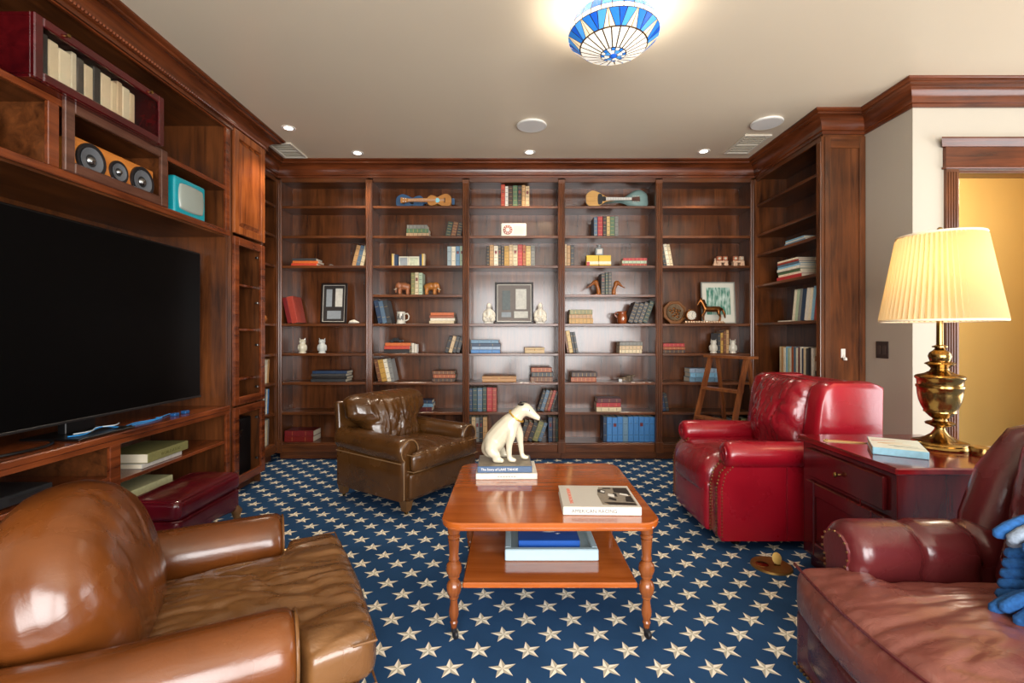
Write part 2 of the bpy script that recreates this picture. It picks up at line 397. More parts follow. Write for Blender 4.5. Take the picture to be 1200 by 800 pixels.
# hall light
d = bpy.data.lights.new('hall_light', 'POINT'); d.energy = 30; d.shadow_soft_size = .15; d.color = (1, .9, .74)
o = bpy.data.objects.new('hall_light', d); COL.objects.link(o); o.location = (3.9, 4.0, 2.5)

# ================================================================== BUILT-IN BOOKCASES
wzb = wood('bookcase_back_panel', WD, WL, 'z', .26, coat=.55)
S = [2.5335, 2.236, 1.9385, 1.65, 1.36, 1.063, .774, .4765, .17]
PC = [-1.42, -.459, .493, 1.462]          # pilaster centres
PW = .034
def pilaster(par, x, y, axis, z0=.17, z1=2.79, w=PW):
    """fluted pilaster: face at y (axis 'y', facing -y) or at x (axis 'x', facing dir)"""
    pl = bx('pilaster', wz, par, x-w, x+w, y-.018, y+.02, z0, z1, .003)
    for k in (-1, 0, 1): MB().tube([(x+k*.02, y-.018, z0+.04), (x+k*.02, y-.018, z1-.04)], .0095, 8).build('reed', wz, pl)
    bx('plinth_block', wz, par, x-w-.004, x+w+.004, y-.026, y+.02, .075, z0+.012, .003)
    return pl
bay_l = ['dark wood bookcase bay with plaques frame, standing beside the cabinet tower',
 'dark wood bookcase bay with a ukulele on its top shelf',
 'dark wood middle bookcase bay with white radio and framed plaque',
 'dark wood bookcase bay with a mandolin on its top shelf',
 'dark wood bookcase bay with horse clock, behind the wooden ladder']
edges = [XL]+PC+[XR]; BAYS = []
for i in range(5):
    a = edges[i]; b = edges[i+1]; root = thing('bookcase', bay_l[i], 'bookcase', ((a+b)/2, F, 0), 0, 'built-in bookcase bays')
    c = (a+b)/2; x0 = a-c; x1 = b-c; il = x0+(.0 if i else .0); 
    bx('back_panel', wzb, root, x0+.001, x1-.001, BKD-.01, BKD+.01, .1, 2.80, 0)
    bx('side_panel', wz, root, x0+.001, x0+.02, .02, BKD-.01, .1, 2.80, .001); bx('side_panel', wz, root, x1-.02, x1-.001, .02, BKD-.01, .1, 2.80, .001)
    bx('header', wx, root, x0+PW, x1-PW, -.004, .02, 2.765, 2.82, .003)
    bx('plinth', wx, root, x0+PW+.004, x1-PW-.004, -.008, .02, .08, S[8]-.012, .003)
    bx('toe_kick', wx, root, x0+.002, x1-.002, .06, .08, 0, .1, 0)
    bx('top_board', wx, root, x0+.02, x1-.02, .02, BKD-.01, 2.79, 2.81, 0)
    for k, z in enumerate(S):
        if k == 3 and i in (0, 2, 4): continue
        MB().box(x0+.0205, x1-.0205, .022, BKD-.01, z-.022, z, .001).box(x0+PW-.004, x1-PW+.004, .004, .022, z-.026, z+.0005, .004).build('shelf', wx, root, smooth=0)
    if i == 0: pilaster(root, x0+.027, 0, 'y', w=.02)
    if i == 4: pilaster(root, x1-.027, 0, 'y', w=.02)
    BAYS.append((a+.02, b-.02))
for i, x in enumerate(PC):
    tr = thing('trim_%d' % (i+3), '', '', (x, F, 0)); del tr['label'], tr['category']; struct(tr); pilaster(tr, 0, 0, 'y')
# right return bookcase: faces -x, local frame x = along -y ... built directly in world metres
SR = [2.535, 2.235, 2.04, 1.74, 1.365, .87, .48, .17]
rr = thing('bookcase', 'side bookcase with tall wooden end panel, beside the beige wall', 'bookcase', (XR, YE, 0), 0, 'return bookcases')
yl = F-YE
bx('back_panel', wz, rr, BKD+.005, BKD+.025, .02, yl+.0, .1, 2.80, 0)
ep = bx('end_panel', wz, rr, .0, WR-XR-.004, 0, .02, .0, 2.82, .002)
bx('end_stile', wz, rr, .012, .055, -.010, 0, .0, 2.79, .003); bx('end_stile', wz, rr, WR-XR-.05, WR-XR-.004, -.012, 0, 0, 2.79, .003); bx('end_rail', wx, rr, .055, WR-XR-.05, -.010, 0, 2.70, 2.79, .003)
bx('side_panel', wz, rr, .02, BKD+.005, yl-.02, yl-.001, .1, 2.80, 0)
bx('top_board', wy, rr, .02, BKD+.005, .02, yl-.02, 2.79, 2.81, 0)
bx('header', wy, rr, -.004, .02, .02, yl-.03, 2.765, 2.82, .003)
bx('plinth', wy, rr, -.006, .02, .03, yl-.03, .08, .158, .003); bx('toe_kick', wy, rr, .06, .08, .02, yl-.002, 0, .1, 0)
for y in (.0,):
    pl = bx('pilaster', wz, rr, -.018, .0, -.012, .05, .075, 2.79, .003)
    for k in range(3): MB().tube([(-.018, .001+k*.019, .2), (-.018, .001+k*.019, 2.75)], .007, 6).build('reed', wz, pl)
bx('pilaster', wz, rr, -.016, .02, yl-.03, yl-.022, .1, 2.79, .002)
for z in SR:
    MB().box(.022, BKD+.005, .021, yl-.021, z-.022, z, .001).box(.004, .022, .05, yl-.03, z-.026, z+.0005, .004).build('shelf', wy, rr, smooth=0)
# narrow left return bookcase between tower and corner
rl = thing('bookcase', 'narrow corner bookcase squeezed between the cabinet tower and the far shelves', 'bookcase', (XL, YT1+.01, 0), 0, 'return bookcases')
yl2 = F-YT1-.01
bx('back_panel', wz, rl, -BKD-.025, -BKD-.005, 0, yl2, .1, 2.80, 0)
bx('side_panel', wz, rl, -BKD-.005, -.02, yl2-.02, yl2-.001, .1, 2.80, 0); bx('side_panel', wz, rl, -BKD-.005, -.02, .0, .02, .1, 2.8, 0)
bx('header', wy, rl, -.02, .004, .02, yl2-.03, 2.765, 2.82, .003); bx('plinth', wy, rl, -.02, .006, .02, yl2-.03, .08, .158, .003); bx('toe_kick', wy, rl, -.08, -.06, 0, yl2-.002, 0, .1, 0)
bx('pilaster', wz, rl, -.02, .016, yl2-.03, yl2-.022, .1, 2.79, .002)
for k, z in enumerate(S):
    if k == 3: continue
    MB().box(-BKD-.005, -.022, .021, yl2-.021, z-.022, z, .001).box(-.022, -.004, .021, yl2-.03, z-.026, z+.0005, .004).build('shelf', wy, rl, smooth=0)

# ================================================================== MEDIA WALL
CT = .715; YC = 2.585; YM0 = 1.55; YM1 = YT0-.002
mc = thing('media_cabinet', 'built-in media cabinet framing the television, with open upper boxes', 'cabinet', (M, YC, 0))
def mx(name, x0, x1, y0, y1, z0, z1, b=.002, mat=mwy, par=None): return bx(name, mat, par or mc, x0-M, x1-M, y0-YC, y1-YC, z0, z1, b)
mx('back_panel', -2.74, -2.72, YM0, YM1, .08, 2.84, 0, wz)
for (a, b) in ((YM0, YM0+.02), (YM1-.02, YM1)): mx('side_panel', -2.72, M-.02, a, b, .08, 2.84, 0, wz)
mx('console_top', -2.72, M+.004, YM0, YM1, CT-.035, CT, .006)
mx('bottom_board', -2.72, M-.02, YM0+.02, YM1-.02, .10, .125, .001)
mx('toe_kick', -2.72, M-.07, YM0, YM1, 0, .08, 0); mx('base_rail', M-.02, M, YM0, YM1, .08, .14, .003)
for (a, b) in ((YM0, YM0+.05), (2.54, 2.61), (YM1-.045, YM1)): mx('stile', M-.02, M, a, b, .14, CT-.0605, .003)
mx('divider', -2.72, M-.02, 2.565, 2.585, .125, CT-.035, 0, wy)
mx('top_rail', M-.02, M, YM0, YM1, CT-.06, CT-.0355, .001)
mx('shelf', -2.72, M-.006, 2.585, YM1-.02, .437, .459, .003); mx('shelf', -2.72, M-.006, YM0+.02, 2.565, .47, .492, .003)
# upper boxes
mx('canopy_board', -2.72, M-.02, YM0+.02, YM1-.02, 1.985, 2.02, .001, wy); mx('canopy_rail', M-.02, M+.004, YM0, YM1, 1.995, 2.035, .004)
mx('shelf', -2.72, M-.02, YM0+.02, YM1-.02, 2.335, 2.358, .001, wy); mx('shelf_edge', M-.02, M, YM0+.05, YM1-.05, 2.33, 2.362, .003)
for (a, b) in ((2.225, 2.25), (2.94, 2.965)): mx('upright', -2.72, M-.02, a, b, 2.02, 2.335, 0, wy)
mx('face_stile', M-.02, M, 2.20, 2.255, 2.035, 2.33, .003); mx('face_stile', M-.02, M, 2.925, 2.97, 2.035, 2.33, .003)
for (a, b) in ((YM0, YM0+.05), (YM1-.05, YM1)): mx('face_stile', M-.02, M, a, b, 2.035, 2.80, .003)
mx('frieze', M-.02, M, YM0, YM1, 2.80, 2.84, .003); mx('top_board', -2.72, M-.02, YM0+.02, YM1-.02, 2.82, 2.84, 0, wy)
# overlay frame of the speaker box
greyw = wood('frame_wood', '#3c2118', '#6b4636', 'y', .25, coat=.3)
of = thing('x', '', ''); bpy.data.objects.remove(of)
fd = MB(); y0, y1, z0, z1, fw = 2.262, 2.935, 2.03, 2.372, .052
fr = bx('frame_door', greyw, mc, .001, .022, y0-YC, y0+fw-YC, z0, z1, .004)
bx('door_stile', greyw, fr, .001, .022, y1-fw-YC, y1-YC, z0, z1, .004)
for (a, b) in ((z0, z0+fw), (z1-fw, z1)): bx('door_rail', greyw, fr, .001, .022, y0+fw-YC, y1-fw-YC, a, b, .004)
# ---- towers
def tower(label, y0, y1, full):
    t = thing('cabinet_tower', label, 'cabinet', (M, (y0+y1)/2, 0), 0, 'tall cabinet towers'); hw = (y1-y0)/2
    bx('side_panel', wz, t, -.58, -.02, -hw, -hw+.02, .08, 2.84, 0); bx('side_panel', wz, t, -.58, -.02, hw-.02, hw, .0, 2.84, 0)
    bx('back_panel', wz, t, -.60, -.58, -hw, hw, .08, 2.84, 0); bx('toe_kick', wz, t, -.09, -.07, -hw+.02, hw-.02, 0, .08, 0)
    for (a, b) in ((-hw, -hw+.035), (hw-.03, hw)): bx('face_stile', wz, t, -.02, 0, a, b, .08, 2.84, .002)
    bx('face_rail', wy, t, -.02, 0, -hw+.035, hw-.03, 2.815, 2.84, .002)
    for z in (.08, .69, 2.0): bx('board', wy, t, -.58, -.021, -hw+.02, hw-.02, z, z+.02, 0)
    for z in (1.66, 1.30, .90): MB().box(-.57, -.05, -hw+.021, hw-.021, z-.02, z, .003).build('shelf', mwy, t, smooth=0)
    def door(z0, z1, kind, f=.062):
        a, b = -hw+.02, hw-.012
        d = bx('door', mwy if kind != 'panel' else doorw, t, .001, .024, a, a+f, z0, z1, .004); mt = doorw if kind == 'panel' else mwy
        bx('door_stile', mt, d, .001, .024, b-f, b, z0, z1, .004)
        bx('door_rail', mt, d, .001, .024, a+f, b-f, z0, z0+f, .004); bx('door_rail', mt, d, .001, .024, a+f, b-f, z1-f, z1, .004)
        if kind == 'panel':
            mb = MB(); e = .035; y_0, y_1, za, zb = a+f, b-f, z0+f, z1-f
            mb.loft([[(.006, y_0, za), (.006, y_1, za), (.006, y_1, zb), (.006, y_0, zb)], [(.008, y_0+.006, za+.006), (.008, y_1-.006, za+.006), (.008, y_1-.006, zb-.006), (.008, y_0+.006, zb-.006)],
                     [(.022, y_0+e, za+e), (.022, y_1-e, za+e), (.022, y_1-e, zb-e), (.022, y_0+e, zb-e)]])
            mb.build('raised_panel', doorw, d, smooth=0)
        else:
            for z in ([z0+.12, z1-.14] if z1-z0 < .8 else [z0+.1, z0+.45, z1-.5, z1-.12]): MB().box(-.022, .0, b-f-.018, b-f-.001, z, z+.018, .003).build('hinge', steel, d, smooth=0)
        return d
    door(2.03, 2.83, 'panel'); door(.705, 2.005, 'open'); door(.09, .69, 'open')
    return t
tower('tall cabinet tower with raised panel door next to the narrow corner bookcase', YT0, YT1, True)
tower('tall cabinet tower at the other end of the media cabinet, away from far shelves', 1.07, YM0-.002, False)
# ================================================================== SEATING
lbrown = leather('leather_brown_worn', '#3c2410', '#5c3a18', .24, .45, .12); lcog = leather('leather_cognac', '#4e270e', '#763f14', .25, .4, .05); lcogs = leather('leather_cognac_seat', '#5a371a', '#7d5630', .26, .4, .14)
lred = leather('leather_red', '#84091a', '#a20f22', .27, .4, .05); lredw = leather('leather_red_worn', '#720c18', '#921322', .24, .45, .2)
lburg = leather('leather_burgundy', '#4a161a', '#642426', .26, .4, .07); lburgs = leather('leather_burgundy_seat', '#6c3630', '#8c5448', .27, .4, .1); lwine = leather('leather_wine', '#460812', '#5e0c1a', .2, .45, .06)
pipem = plain('#8a6a48', .4, name='piping_tan'); nailm = plain('#a88658', .3, 1, name='nailhead'); legw = plain('#6a4a2a', .35, name='leg_wood', sc=20, var=.25)
def ns(p, s, seed=0): return noise.noise(Vector((p[0]*s+seed*7.1, p[1]*s+seed*3.3, p[2]*s-seed*5.7)))
def wrinkle(p, amp, sx=9, sy=22, sz=9, seed=0, d=Vector((0,0,1))):
    q = Vector((p.x*sx+seed, p.y*sy, p.z*sz)); wq = noise.noise(q*.6)*.9
    v = noise.noise(q*.8+Vector((wq, wq, 0))); v2 = noise.noise(q*1.7+Vector((wq, 3.1, wq)))
    return p + d*(amp*(.9*noise.noise(q*.5)-.9*math.exp(-(v/.16)**2)-.45*math.exp(-(v2/.18)**2)))
def smst(t): t = max(0, min(1, t)); return t*t*(3-2*t)
def armring(x, s, yo, yi, zb, zt, rr, k=0.0):
    """closed cross-section (y,z) of a rolled arm at depth x; k insets it"""
    cy = (yo+yi)/2+.012; cz = zt-rr; pts = [(yo-k, zb+k), (yo-k, zb+(cz-zb)*.5), (yo-k, cz-rr*.85)]
    for i in range(13):
        a = R(-50)+R(280)*i/12*.93
        pts.append((cy+(rr-k)*cos(a), cz+(rr-k)*sin(a)))
    pts += [(yi+k, cz-rr*.9), (yi+k, zb+(cz-zb)*.5), (yi+k, zb+k)]
    return [(x, s*y, z) for y, z in pts]
def nails(mb, pts, r=.006, step=.017):
    pts = [Vector(p) for p in pts]
    for a, b in zip(pts[:-1], pts[1:]):
        n = max(1, int((b-a).length/step))
        for i in range(n): mb.ball(tuple(a+(b-a)*i/n), r, 6, 4)
def club_chair(label, loc, rz, q):
    t = thing('club_chair', label, 'armchair', loc, rz); Wd = q['W']/2; aw = q['aw']; ah = q['ah']; sh = q['sh']; bh = q['bh']; m1, m2 = q['m'], q['ms']
    xf = q.get('xf', .33); xb = -.42; yi = Wd-aw
    xe = max(xf+.02, q['cf']-.05); MB().cushion((xe-xb)/2, Wd-.03, .105, .03, (10,10,4), X=Tm(((xe+xb)/2, 0, .195))).build('base', m1, t)
    rr = aw/2+.012
    for s in (-1, 1):
        rings = []; zb = .10
        for x, k, dz in ((xb+.02, .03, .02), (xb+.03, .006, .02), (-.2, 0, .012), (0, 0, 0), (.18, 0, 0), (xf-.05, 0, 0), (xf-.02, .003, 0), (xf-.006, .012, -.002), (xf, .03, -.004)):
            rings.append(armring(x, s, Wd, yi, zb, ah+dz, rr, k))
        ar = MB().loft(rings).build('arm', m1, t, smooth=60)
        if q['pipe']:
            pp = MB(); pp.tube([(p[0]+.003, p[1], p[2]) for p in armring(xf-.004, s, Wd, yi, zb, ah, rr, .012)], .004, 6)
            pp.tube([(xb+.03, s*(Wd+.001), ah-rr*1.75), (xf-.02, s*(Wd+.001), ah-rr*1.85)], .004, 6); pp.build('piping', q['pm'], ar)
        if q['nail']:
            mb = MB(); nails(mb, [(xf+.004, s*(Wd-.01), .14), (xf+.004, s*(Wd-.01), ah-rr*2)]); nails(mb, [(xf+.004, s*(yi+.012), sh), (xf+.004, s*(yi+.012), ah-rr*1.9)]); stuff(mb.build('nailhead_trim', nailm, ar))
    # seat cushion with a wider front
    xs0, xs1 = -.24, q['cf']; hx = (xs1-xs0)/2; hy = yi-.006
    def sf(p):
        wx_ = p.x+hx; k = smst((p.x+(xs0+xs1)/2-xf+.015)/.05); p.y *= 1+k*(Wd-.035-hy)/hy*q['tee']
        if p.z > 0: p.z += .018*(1-(p.x/hx)**2)*(1-min(1, abs(p.y)/hy)**2); p = wrinkle(p, q['wr'], 4, 15, 6, 2+rz)
        return p
    cu = MB().cushion(hx, hy, .075, .045, (60,60,4), (.015, .006, .012), sf, Tm(((xs0+xs1)/2, 0, sh-.075), (0, R(-2), 0))).build('seat_cushion', m2, t, smooth=70)
    ppp = MB()
    for z in (sh-.012, sh-.125):
        pts = [(xs1-.01, y*(Wd-.045), z) for y in [k/8-1 for k in range(17)]]
        ppp.tube([(pts[0][0]-.06, pts[0][1], z)]+pts+[(pts[-1][0]-.06, pts[-1][1], z)], .0035, 6)
    if q['pipe']: ppp.build('piping', q['pm'], cu)
    # apron below the cushion
    MB().cushion(.03, Wd-.035, .09, .022, (4,12,4), X=Tm((q['cf']-.06, 0, .20))).build('apron', m1, t)
    # back
    hb = (bh-sh+.10)/2; th = q['bt']; hyb = yi+.02; til = q['til']
    def bf(p):
        k = (p.z+hb)/(2*hb); p.y *= 1+smst((k-.42)/.25)*q['bw']
        p.z += q['arch']*(1-(p.y/(hyb*(1+q['bw'])))**2)*smst(k*1.4-.4)
        p.x -= q['roll']*smst((k-.7)/.3)**2
        if p.x > 0: p.x += .03*sin(pi*min(1, max(0, k)))*(1-(p.y/(hyb*1.2))**2); p = wrinkle(p, q['bwr'], 10, 14, 5, 9+rz, Vector((1,0,0)))
        return p
    MB().cushion(th/2, hyb, hb, th*.42, (6,44,40), (.02, .0, .0), bf, Tm((q.get('bx', -.25), 0, sh-.10+hb), (0, R(-til), 0))).build('backrest', m1, t, smooth=70)
    MB().cushion(.03, Wd-.02, (bh-.17)/2, .025, (3,8,8), fn=lambda p: Vector((p.x, p.y*(1-.06*smst(p.z/.3)), p.z)), X=Tm((-.405, 0, .10+(bh-.16)/2), (0, R(-til*.8), 0))).build('back_panel', m1, t)
    for (x, y) in ((xe-.05, Wd-.06), (xe-.05, -Wd+.06), (-.39, Wd-.07), (-.39, -Wd+.07)):
        lg = MB().loft([[(x+a*r, y+b*r, z) for a, b in ((-1,-1),(1,-1),(1,1),(-1,1))] for r, z in ((.022, .022), (.036, .10))]).build('leg', legw, t, smooth=0)
        MB().lathe([(.0, .0), (.012, .0), (.014, .012), (.012, .022), (0, .022)], 8, Tm((x, y, 0))).build('caster', brass, lg)
    return t
club_chair('worn dark brown leather club chair in front of the ukulele bookcase bay', (-.80, 3.78, 0), R(-33.5),
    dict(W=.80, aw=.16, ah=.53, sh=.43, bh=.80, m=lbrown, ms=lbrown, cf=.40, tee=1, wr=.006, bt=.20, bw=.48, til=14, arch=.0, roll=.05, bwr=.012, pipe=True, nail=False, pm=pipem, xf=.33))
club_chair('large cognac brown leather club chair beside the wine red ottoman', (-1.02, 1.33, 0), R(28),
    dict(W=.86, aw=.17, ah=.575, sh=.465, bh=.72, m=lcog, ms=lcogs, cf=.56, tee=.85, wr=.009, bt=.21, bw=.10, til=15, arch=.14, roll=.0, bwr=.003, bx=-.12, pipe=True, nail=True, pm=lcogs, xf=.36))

# ---- red wingback recliner, facing -x
t = thing('recliner', 'bright red leather wingback recliner with nailhead trim beside the lamp cabinet', 'armchair', (1.64, 3.155, 0), pi)
MB().cushion(.40, .36, .17, .03, (8,8,4), X=Tm((-.02, 0, .235))).build('base', lred, t)
for fx in (-.3, .3):
    for fy in (-.28, .28): MB().lathe([(.025,0),(.03,.006),(.03,.07),(0,.07)], 12, Tm((fx, fy, 0))).build('glide_foot', black, t)
for s in (-1, 1):
    pl = [(-.40,.05),(.42,.05),(.445,.09),(.445,.36),(.425,.44),(.37,.50),(.345,.56),(-.40,.56)]
    def rnd(y, k):
        c = Vector((.0, .3)); return [(x*(1-k)+c.x*k, s*y, z*(1-k)+c.y*k) for x, z in pl]
    ar = MB().loft([rnd(.275, .02), rnd(.282, 0), rnd(.378, 0), rnd(.390, .02)]).build('arm', lred, t, smooth=35)
    cz, cy, r0 = .545, .345, .078; rings = []
    for x, k in ((-.34, .5), (-.335, .9), (-.1, .98), (.1, 1), (.28, 1.02), (.36, 1.0), (.385, .93), (.395, .8), (.398, .5)):
        rings.append([(x, s*cy+s*r0*k*1.0*cos(a), cz+.004*x+r0*k*sin(a)) for a in [2*pi*i/20 for i in range(20)]])
    MB().loft(rings).build('arm_roll', lred, ar, smooth=60)
    sp = MB(); sp.tube([(.40-.0, s*cy+s*.052*(1-i/28)*cos(-i/28*4.2*pi/1.6+1.2), cz+.052*(1-i/28)*sin(-i/28*4.2*pi/1.6+1.2)) for i in range(26)], .005, 6); sp.build('scroll_piping', lredw, ar)
    mb = MB()
    for dy in (.283, .368): nails(mb, [(.449, s*dy, .08), (.449, s*dy, .36), (.428, s*dy, .445), (.374, s*dy, .505), (.365, s*dy, .53)], .0065, .018)
    nails(mb, [(.425, s*.388, .08), (.425, s*.388, .36), (.405, s*.388, .44), (.35, s*.388, .495)], .0065, .018)
    stuff(mb.build('nailhead_trim', nailm, ar)); MB().tube([(.05, s*.391, .06), (.05, s*.391, .50)], .004, 6).build('seam', lredw, ar)
    pw = [(-.50,.40),(-.14,.50),(-.10,.60),(-.135,.86),(-.16,.945),(-.21,.975),(-.44,.975),(-.51,.95)]
    def wr_(y, k): return [(x*(1-k)-.3*k, s*y, z*(1-k)+.72*k) for x, z in pw]
    MB().loft([wr_(.262, .10), wr_(.272, .03), wr_(.30, 0), wr_(.37, 0), wr_(.398, .03), wr_(.408, .10)]).build('wing', lred, t, smooth=45)
def sf(p):
    if p.z > 0: p.z += .02*(1-(p.y/.27)**2); p = wrinkle(p, .006, 6, 10, 5, 3)
    if p.x > .2: p.z -= .10*((p.x-.2)/.15)**2*.5
    return p
MB().cushion(.35, .268, .10, .07, (20,16,6), (.02, 0, .01), sf, Tm((.135, 0, .41))).build('seat_cushion', lredw, t, smooth=70)
MB().cushion(.03, .268, .15, .025, (4,10,8), (.02, 0, 0), X=Tm((.44, 0, .215))).build('footrest_panel', lred, t, smooth=70)
def bf(p):
    k = (p.z+.27)/.54
    if p.x > 0:
        p.x += .05*sin(pi*min(1, max(0, k*.9+.1)))*(1-(p.y/.3)**2)
        sag = abs(p.y)/.27; f = sin((k*9+sag*sag*2.2)*1.9+ns(p, 5)*1.5); p.x += .011*f*max(0, 1-abs(k-.38)*2.2)
        p = wrinkle(p, .012, 8, 12, 6, 5, Vector((1,0,0)))
    p.x += .05*(smst(k*1.5)-.5); return p
MB().cushion(.11, .265, .275, .085, (8,48,48), (.03, 0, .0), bf, Tm((-.20, 0, .70), (0, R(-10), 0))).build('backrest', lredw, t, smooth=70)
MB().cushion(.06, .30, .30, .05, (4,10,8), X=Tm((-.42, 0, .665), (0, R(-6), 0))).build('back_shell', lred, t)

# ---- burgundy leather armchair, right front, facing -x
t = thing('wide_armchair', 'wide burgundy leather armchair with channelled rolled arms and blue fringed pillow', 'armchair', (1.44, 1.22, 0), pi-R(-1))
HW = .51
MB().cushion(.46, HW-.03, .12, .04, (10,10,4), X=Tm((-.02, 0, .19))).build('base', lburg, t)
mb = MB(); nails(mb, [(.443, -HW+.05, .10), (.443, HW-.05, .10)], .006, .018); stuff(mb.build('nailhead_trim', nailm, t))
for s in (-1, 1):
    rings = []; r0 = .098
    for i in range(49):
        x = -.36+.68*i/48; g = 1-.16*math.exp(-((x+.10)/.016)**2)-.16*math.exp(-((x-.09)/.016)**2)
        if i < 2: g *= .9
        if i > 44: g *= (1.0, .985, .94, .84, .6)[min(4, i-44)]
        zt = .615-.02*max(0, -x); zc = zt-r0; cy = HW-.09
        pts = [(HW-.03, .08), (HW-.03, zc-.08)]
        for a in [R(-45)+R(250)*k/14 for k in range(15)]: pts.append((cy+r0*g*cos(a)*1.05, zc+r0*g*sin(a)))
        pts += [(HW-.19, zc-.10), (HW-.185, .30), (HW-.185, .08)]
        rings.append([(x, s*y, z) for y, z in pts])
    ar = MB().loft(rings).build('arm', lburg, t, smooth=70)
    cy = HW-.09; zc = .517
    pnl = [(HW-.05, .12), (HW-.045, zc-.09)]+[(cy+.062*cos(a), zc+.062*sin(a)) for a in [R(-35)+R(250)*k/10 for k in range(11)]]+[(HW-.165, zc-.09), (HW-.16, .12)]
    MB().loft([[(x_, s*y, z) for y, z in pnl] for x_ in (.29, .328, )]).build('arm_front_panel', lburg, ar, smooth=40)
    mb = MB(); nails(mb, [(.331, s*y, z) for y, z in pnl], .0045, .016); stuff(mb.build('nailhead_trim', nailm, ar))
def sf(p):
    k = smst((p.x-.14)/.06); p.y *= 1+k*.36
    if p.z > 0:
        p.z += .03*(1-(p.y/(.31+k*.11))**2)*(1-(p.x/.40)**2); p = wrinkle(p, .006, 4, 13, 6, 11)
    p.x -= .05*k*(p.y/.43)**2
    return p
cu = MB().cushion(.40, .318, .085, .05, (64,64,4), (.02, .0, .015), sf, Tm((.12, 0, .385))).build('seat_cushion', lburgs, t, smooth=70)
pp = MB(); pp.tube([(.515-.05*(y/.43)**2, y, .468) for y in [-.42+.84*k/20 for k in range(21)]], .005, 6); pp.build('piping', lburg, cu)
MB().cushion(.05, .43, .09, .04, (4,14,4), (.015, 0, 0), lambda p: Vector((p.x-.05*(p.y/.43)**2, p.y, p.z)), Tm((.43, 0, .21))).build('apron', lburg, t)
def bf(p):
    k = (p.z+.27)/.54; p.y *= 1+.10*smst(k*2-.6)
    if p.x > 0: p.x += .03*(1-(p.y/.4)**2)*(1-.5*abs(sin(p.y*9))); p = wrinkle(p, .008, 8, 14, 8, 4, Vector((1,0,0)))
    p.z += .03*(1-(p.y/.4)**2)*smst(k); return p
MB().cushion(.13, .315, .28, .09, (8,24,18), (.02, 0, 0), bf, Tm((-.26, 0, .66), (0, R(-17), 0))).build('backrest', lburg, t, smooth=70)
for s in (-1, 1):
    MB().tube([(-.16, s*(HW-.09), .45), (-.22, s*(HW-.08), .60), (-.28, s*(HW-.085), .75), (-.345, s*(HW-.11), .87), (-.40, s*(HW-.16), .92)], [.06, .085, .09, .085, .06], 14).build('back_roll', lburg, t, smooth=70)
MB().cushion(.06, HW-.06, .34, .05, (4,10,8), X=Tm((-.42, 0, .50), (0, R(-9), 0))).build('back_panel', lburg, t)
for (x, y) in ((.36, .40), (.36, -.40), (-.38, .40), (-.38, -.40)): MB().lathe([(.02, 0), (.035, .01), (.04, .04), (.03, .08), (0, .08)], 12, Tm((x, y, 0))).build('bun_foot', legw, t)
# blue yarn pillow with thick fringe lying against the back of that armchair
yarn = plain('#245c9c', .95, var=.7, sc=90, bump=1, name='blue_yarn'); yarng = plain('#7f8c9c', .95, var=.6, sc=90, bump=1, name='grey_yarn')
pw_ = thing('throw_pillow', 'fluffy blue yarn pillow with thick grey tipped fringe on the burgundy armchair', 'pillow', (1.425, 1.085, .515), R(6))
MB().cushion(.07, .19, .13, .06, (6,14,10), (.04, 0, 0), None, Tm((.02, 0, .13), (0, R(15), 0))).build('pillow_body', yarn, pw_, smooth=70)
mb = MB(); mb2 = MB(); rnd_ = random.Random(3)
for k in range(26):
    y = -.19+.38*(k % 13)/12+rnd_.uniform(-.008, .008); top = k >= 13
    z = (.215 if top else .045)+rnd_.uniform(-.015, .015); pass
    x = -.03 if top else -.05
    bb = MB(); bb.tube([(x+.04, y, z+.02), (x-.0, y+.004, z+.01), (x-.04, y+.012, z-.012), (x-.065, y+.02, z-.03), (x-.072, y+.022, z-.037)], [.012, .016, .018, .015, .006], 8); bb.build('tassel', yarng if top and k % 3 == 0 else yarn, pw_, smooth=70)

for k in range(8):      # tassels along the side edge
    z = .03+.028*k; x = .035+.25*(z-.13); mb = MB()
    mb.tube([(x, .17, z), (x-.01, .20, z+.003), (x-.03, .235, z-.008), (x-.045, .255, z-.02), (x-.05, .262, z-.025)], [.012, .016, .018, .015, .006], 8); mb.build('tassel', yarng if k in (5, 6) else yarn, pw_, smooth=70)
# ---- wine red ottoman with cabriole feet
t = thing('ottoman', 'wine red leather ottoman on carved feet in front of the media cabinet', 'ottoman', (-1.945, 2.85, 0), R(0))
hx, hy = .16, .30
MB().cushion(hx, hy, .055, .035, (12,16,4), (0,0,.018), lambda p: wrinkle(p, .003, 8, 8, 4, 1) if p.z > 0 else p, Tm((0, 0, .298))).build('cushion_top', lwine, t, smooth=70)
MB().cushion(hx-.006, hy-.006, .075, .02, (10,10,4), (0,0,0), lambda p: Vector((p.x, p.y, p.z+(.03*(1-(p.y/hy)**2) if p.z < 0 else 0))), Tm((0, 0, .168))).build('base', lwine, t, smooth=60)
pp = MB()
for z in (.243, .352):
    pts = [(sx*(hx-.0), sy*(hy-.03), z) for sx, sy in ((1,-1),(1,1))]+[(sx*(hx-.03), sy*hy, z) for sx, sy in ((1,1),(-1,1))]+[(sx*hx, sy*(hy-.03), z) for sx, sy in ((-1,1),(-1,-1))]+[(sx*(hx-.03), sy*hy, z) for sx, sy in ((-1,-1),(1,-1))]
    if z > .3: pts = [(x*.93, y*.965, z-.008) for x, y, z in pts]
    pp.tube(pts, .004, 6, closed=True)
pp.build('piping', lwine, t)
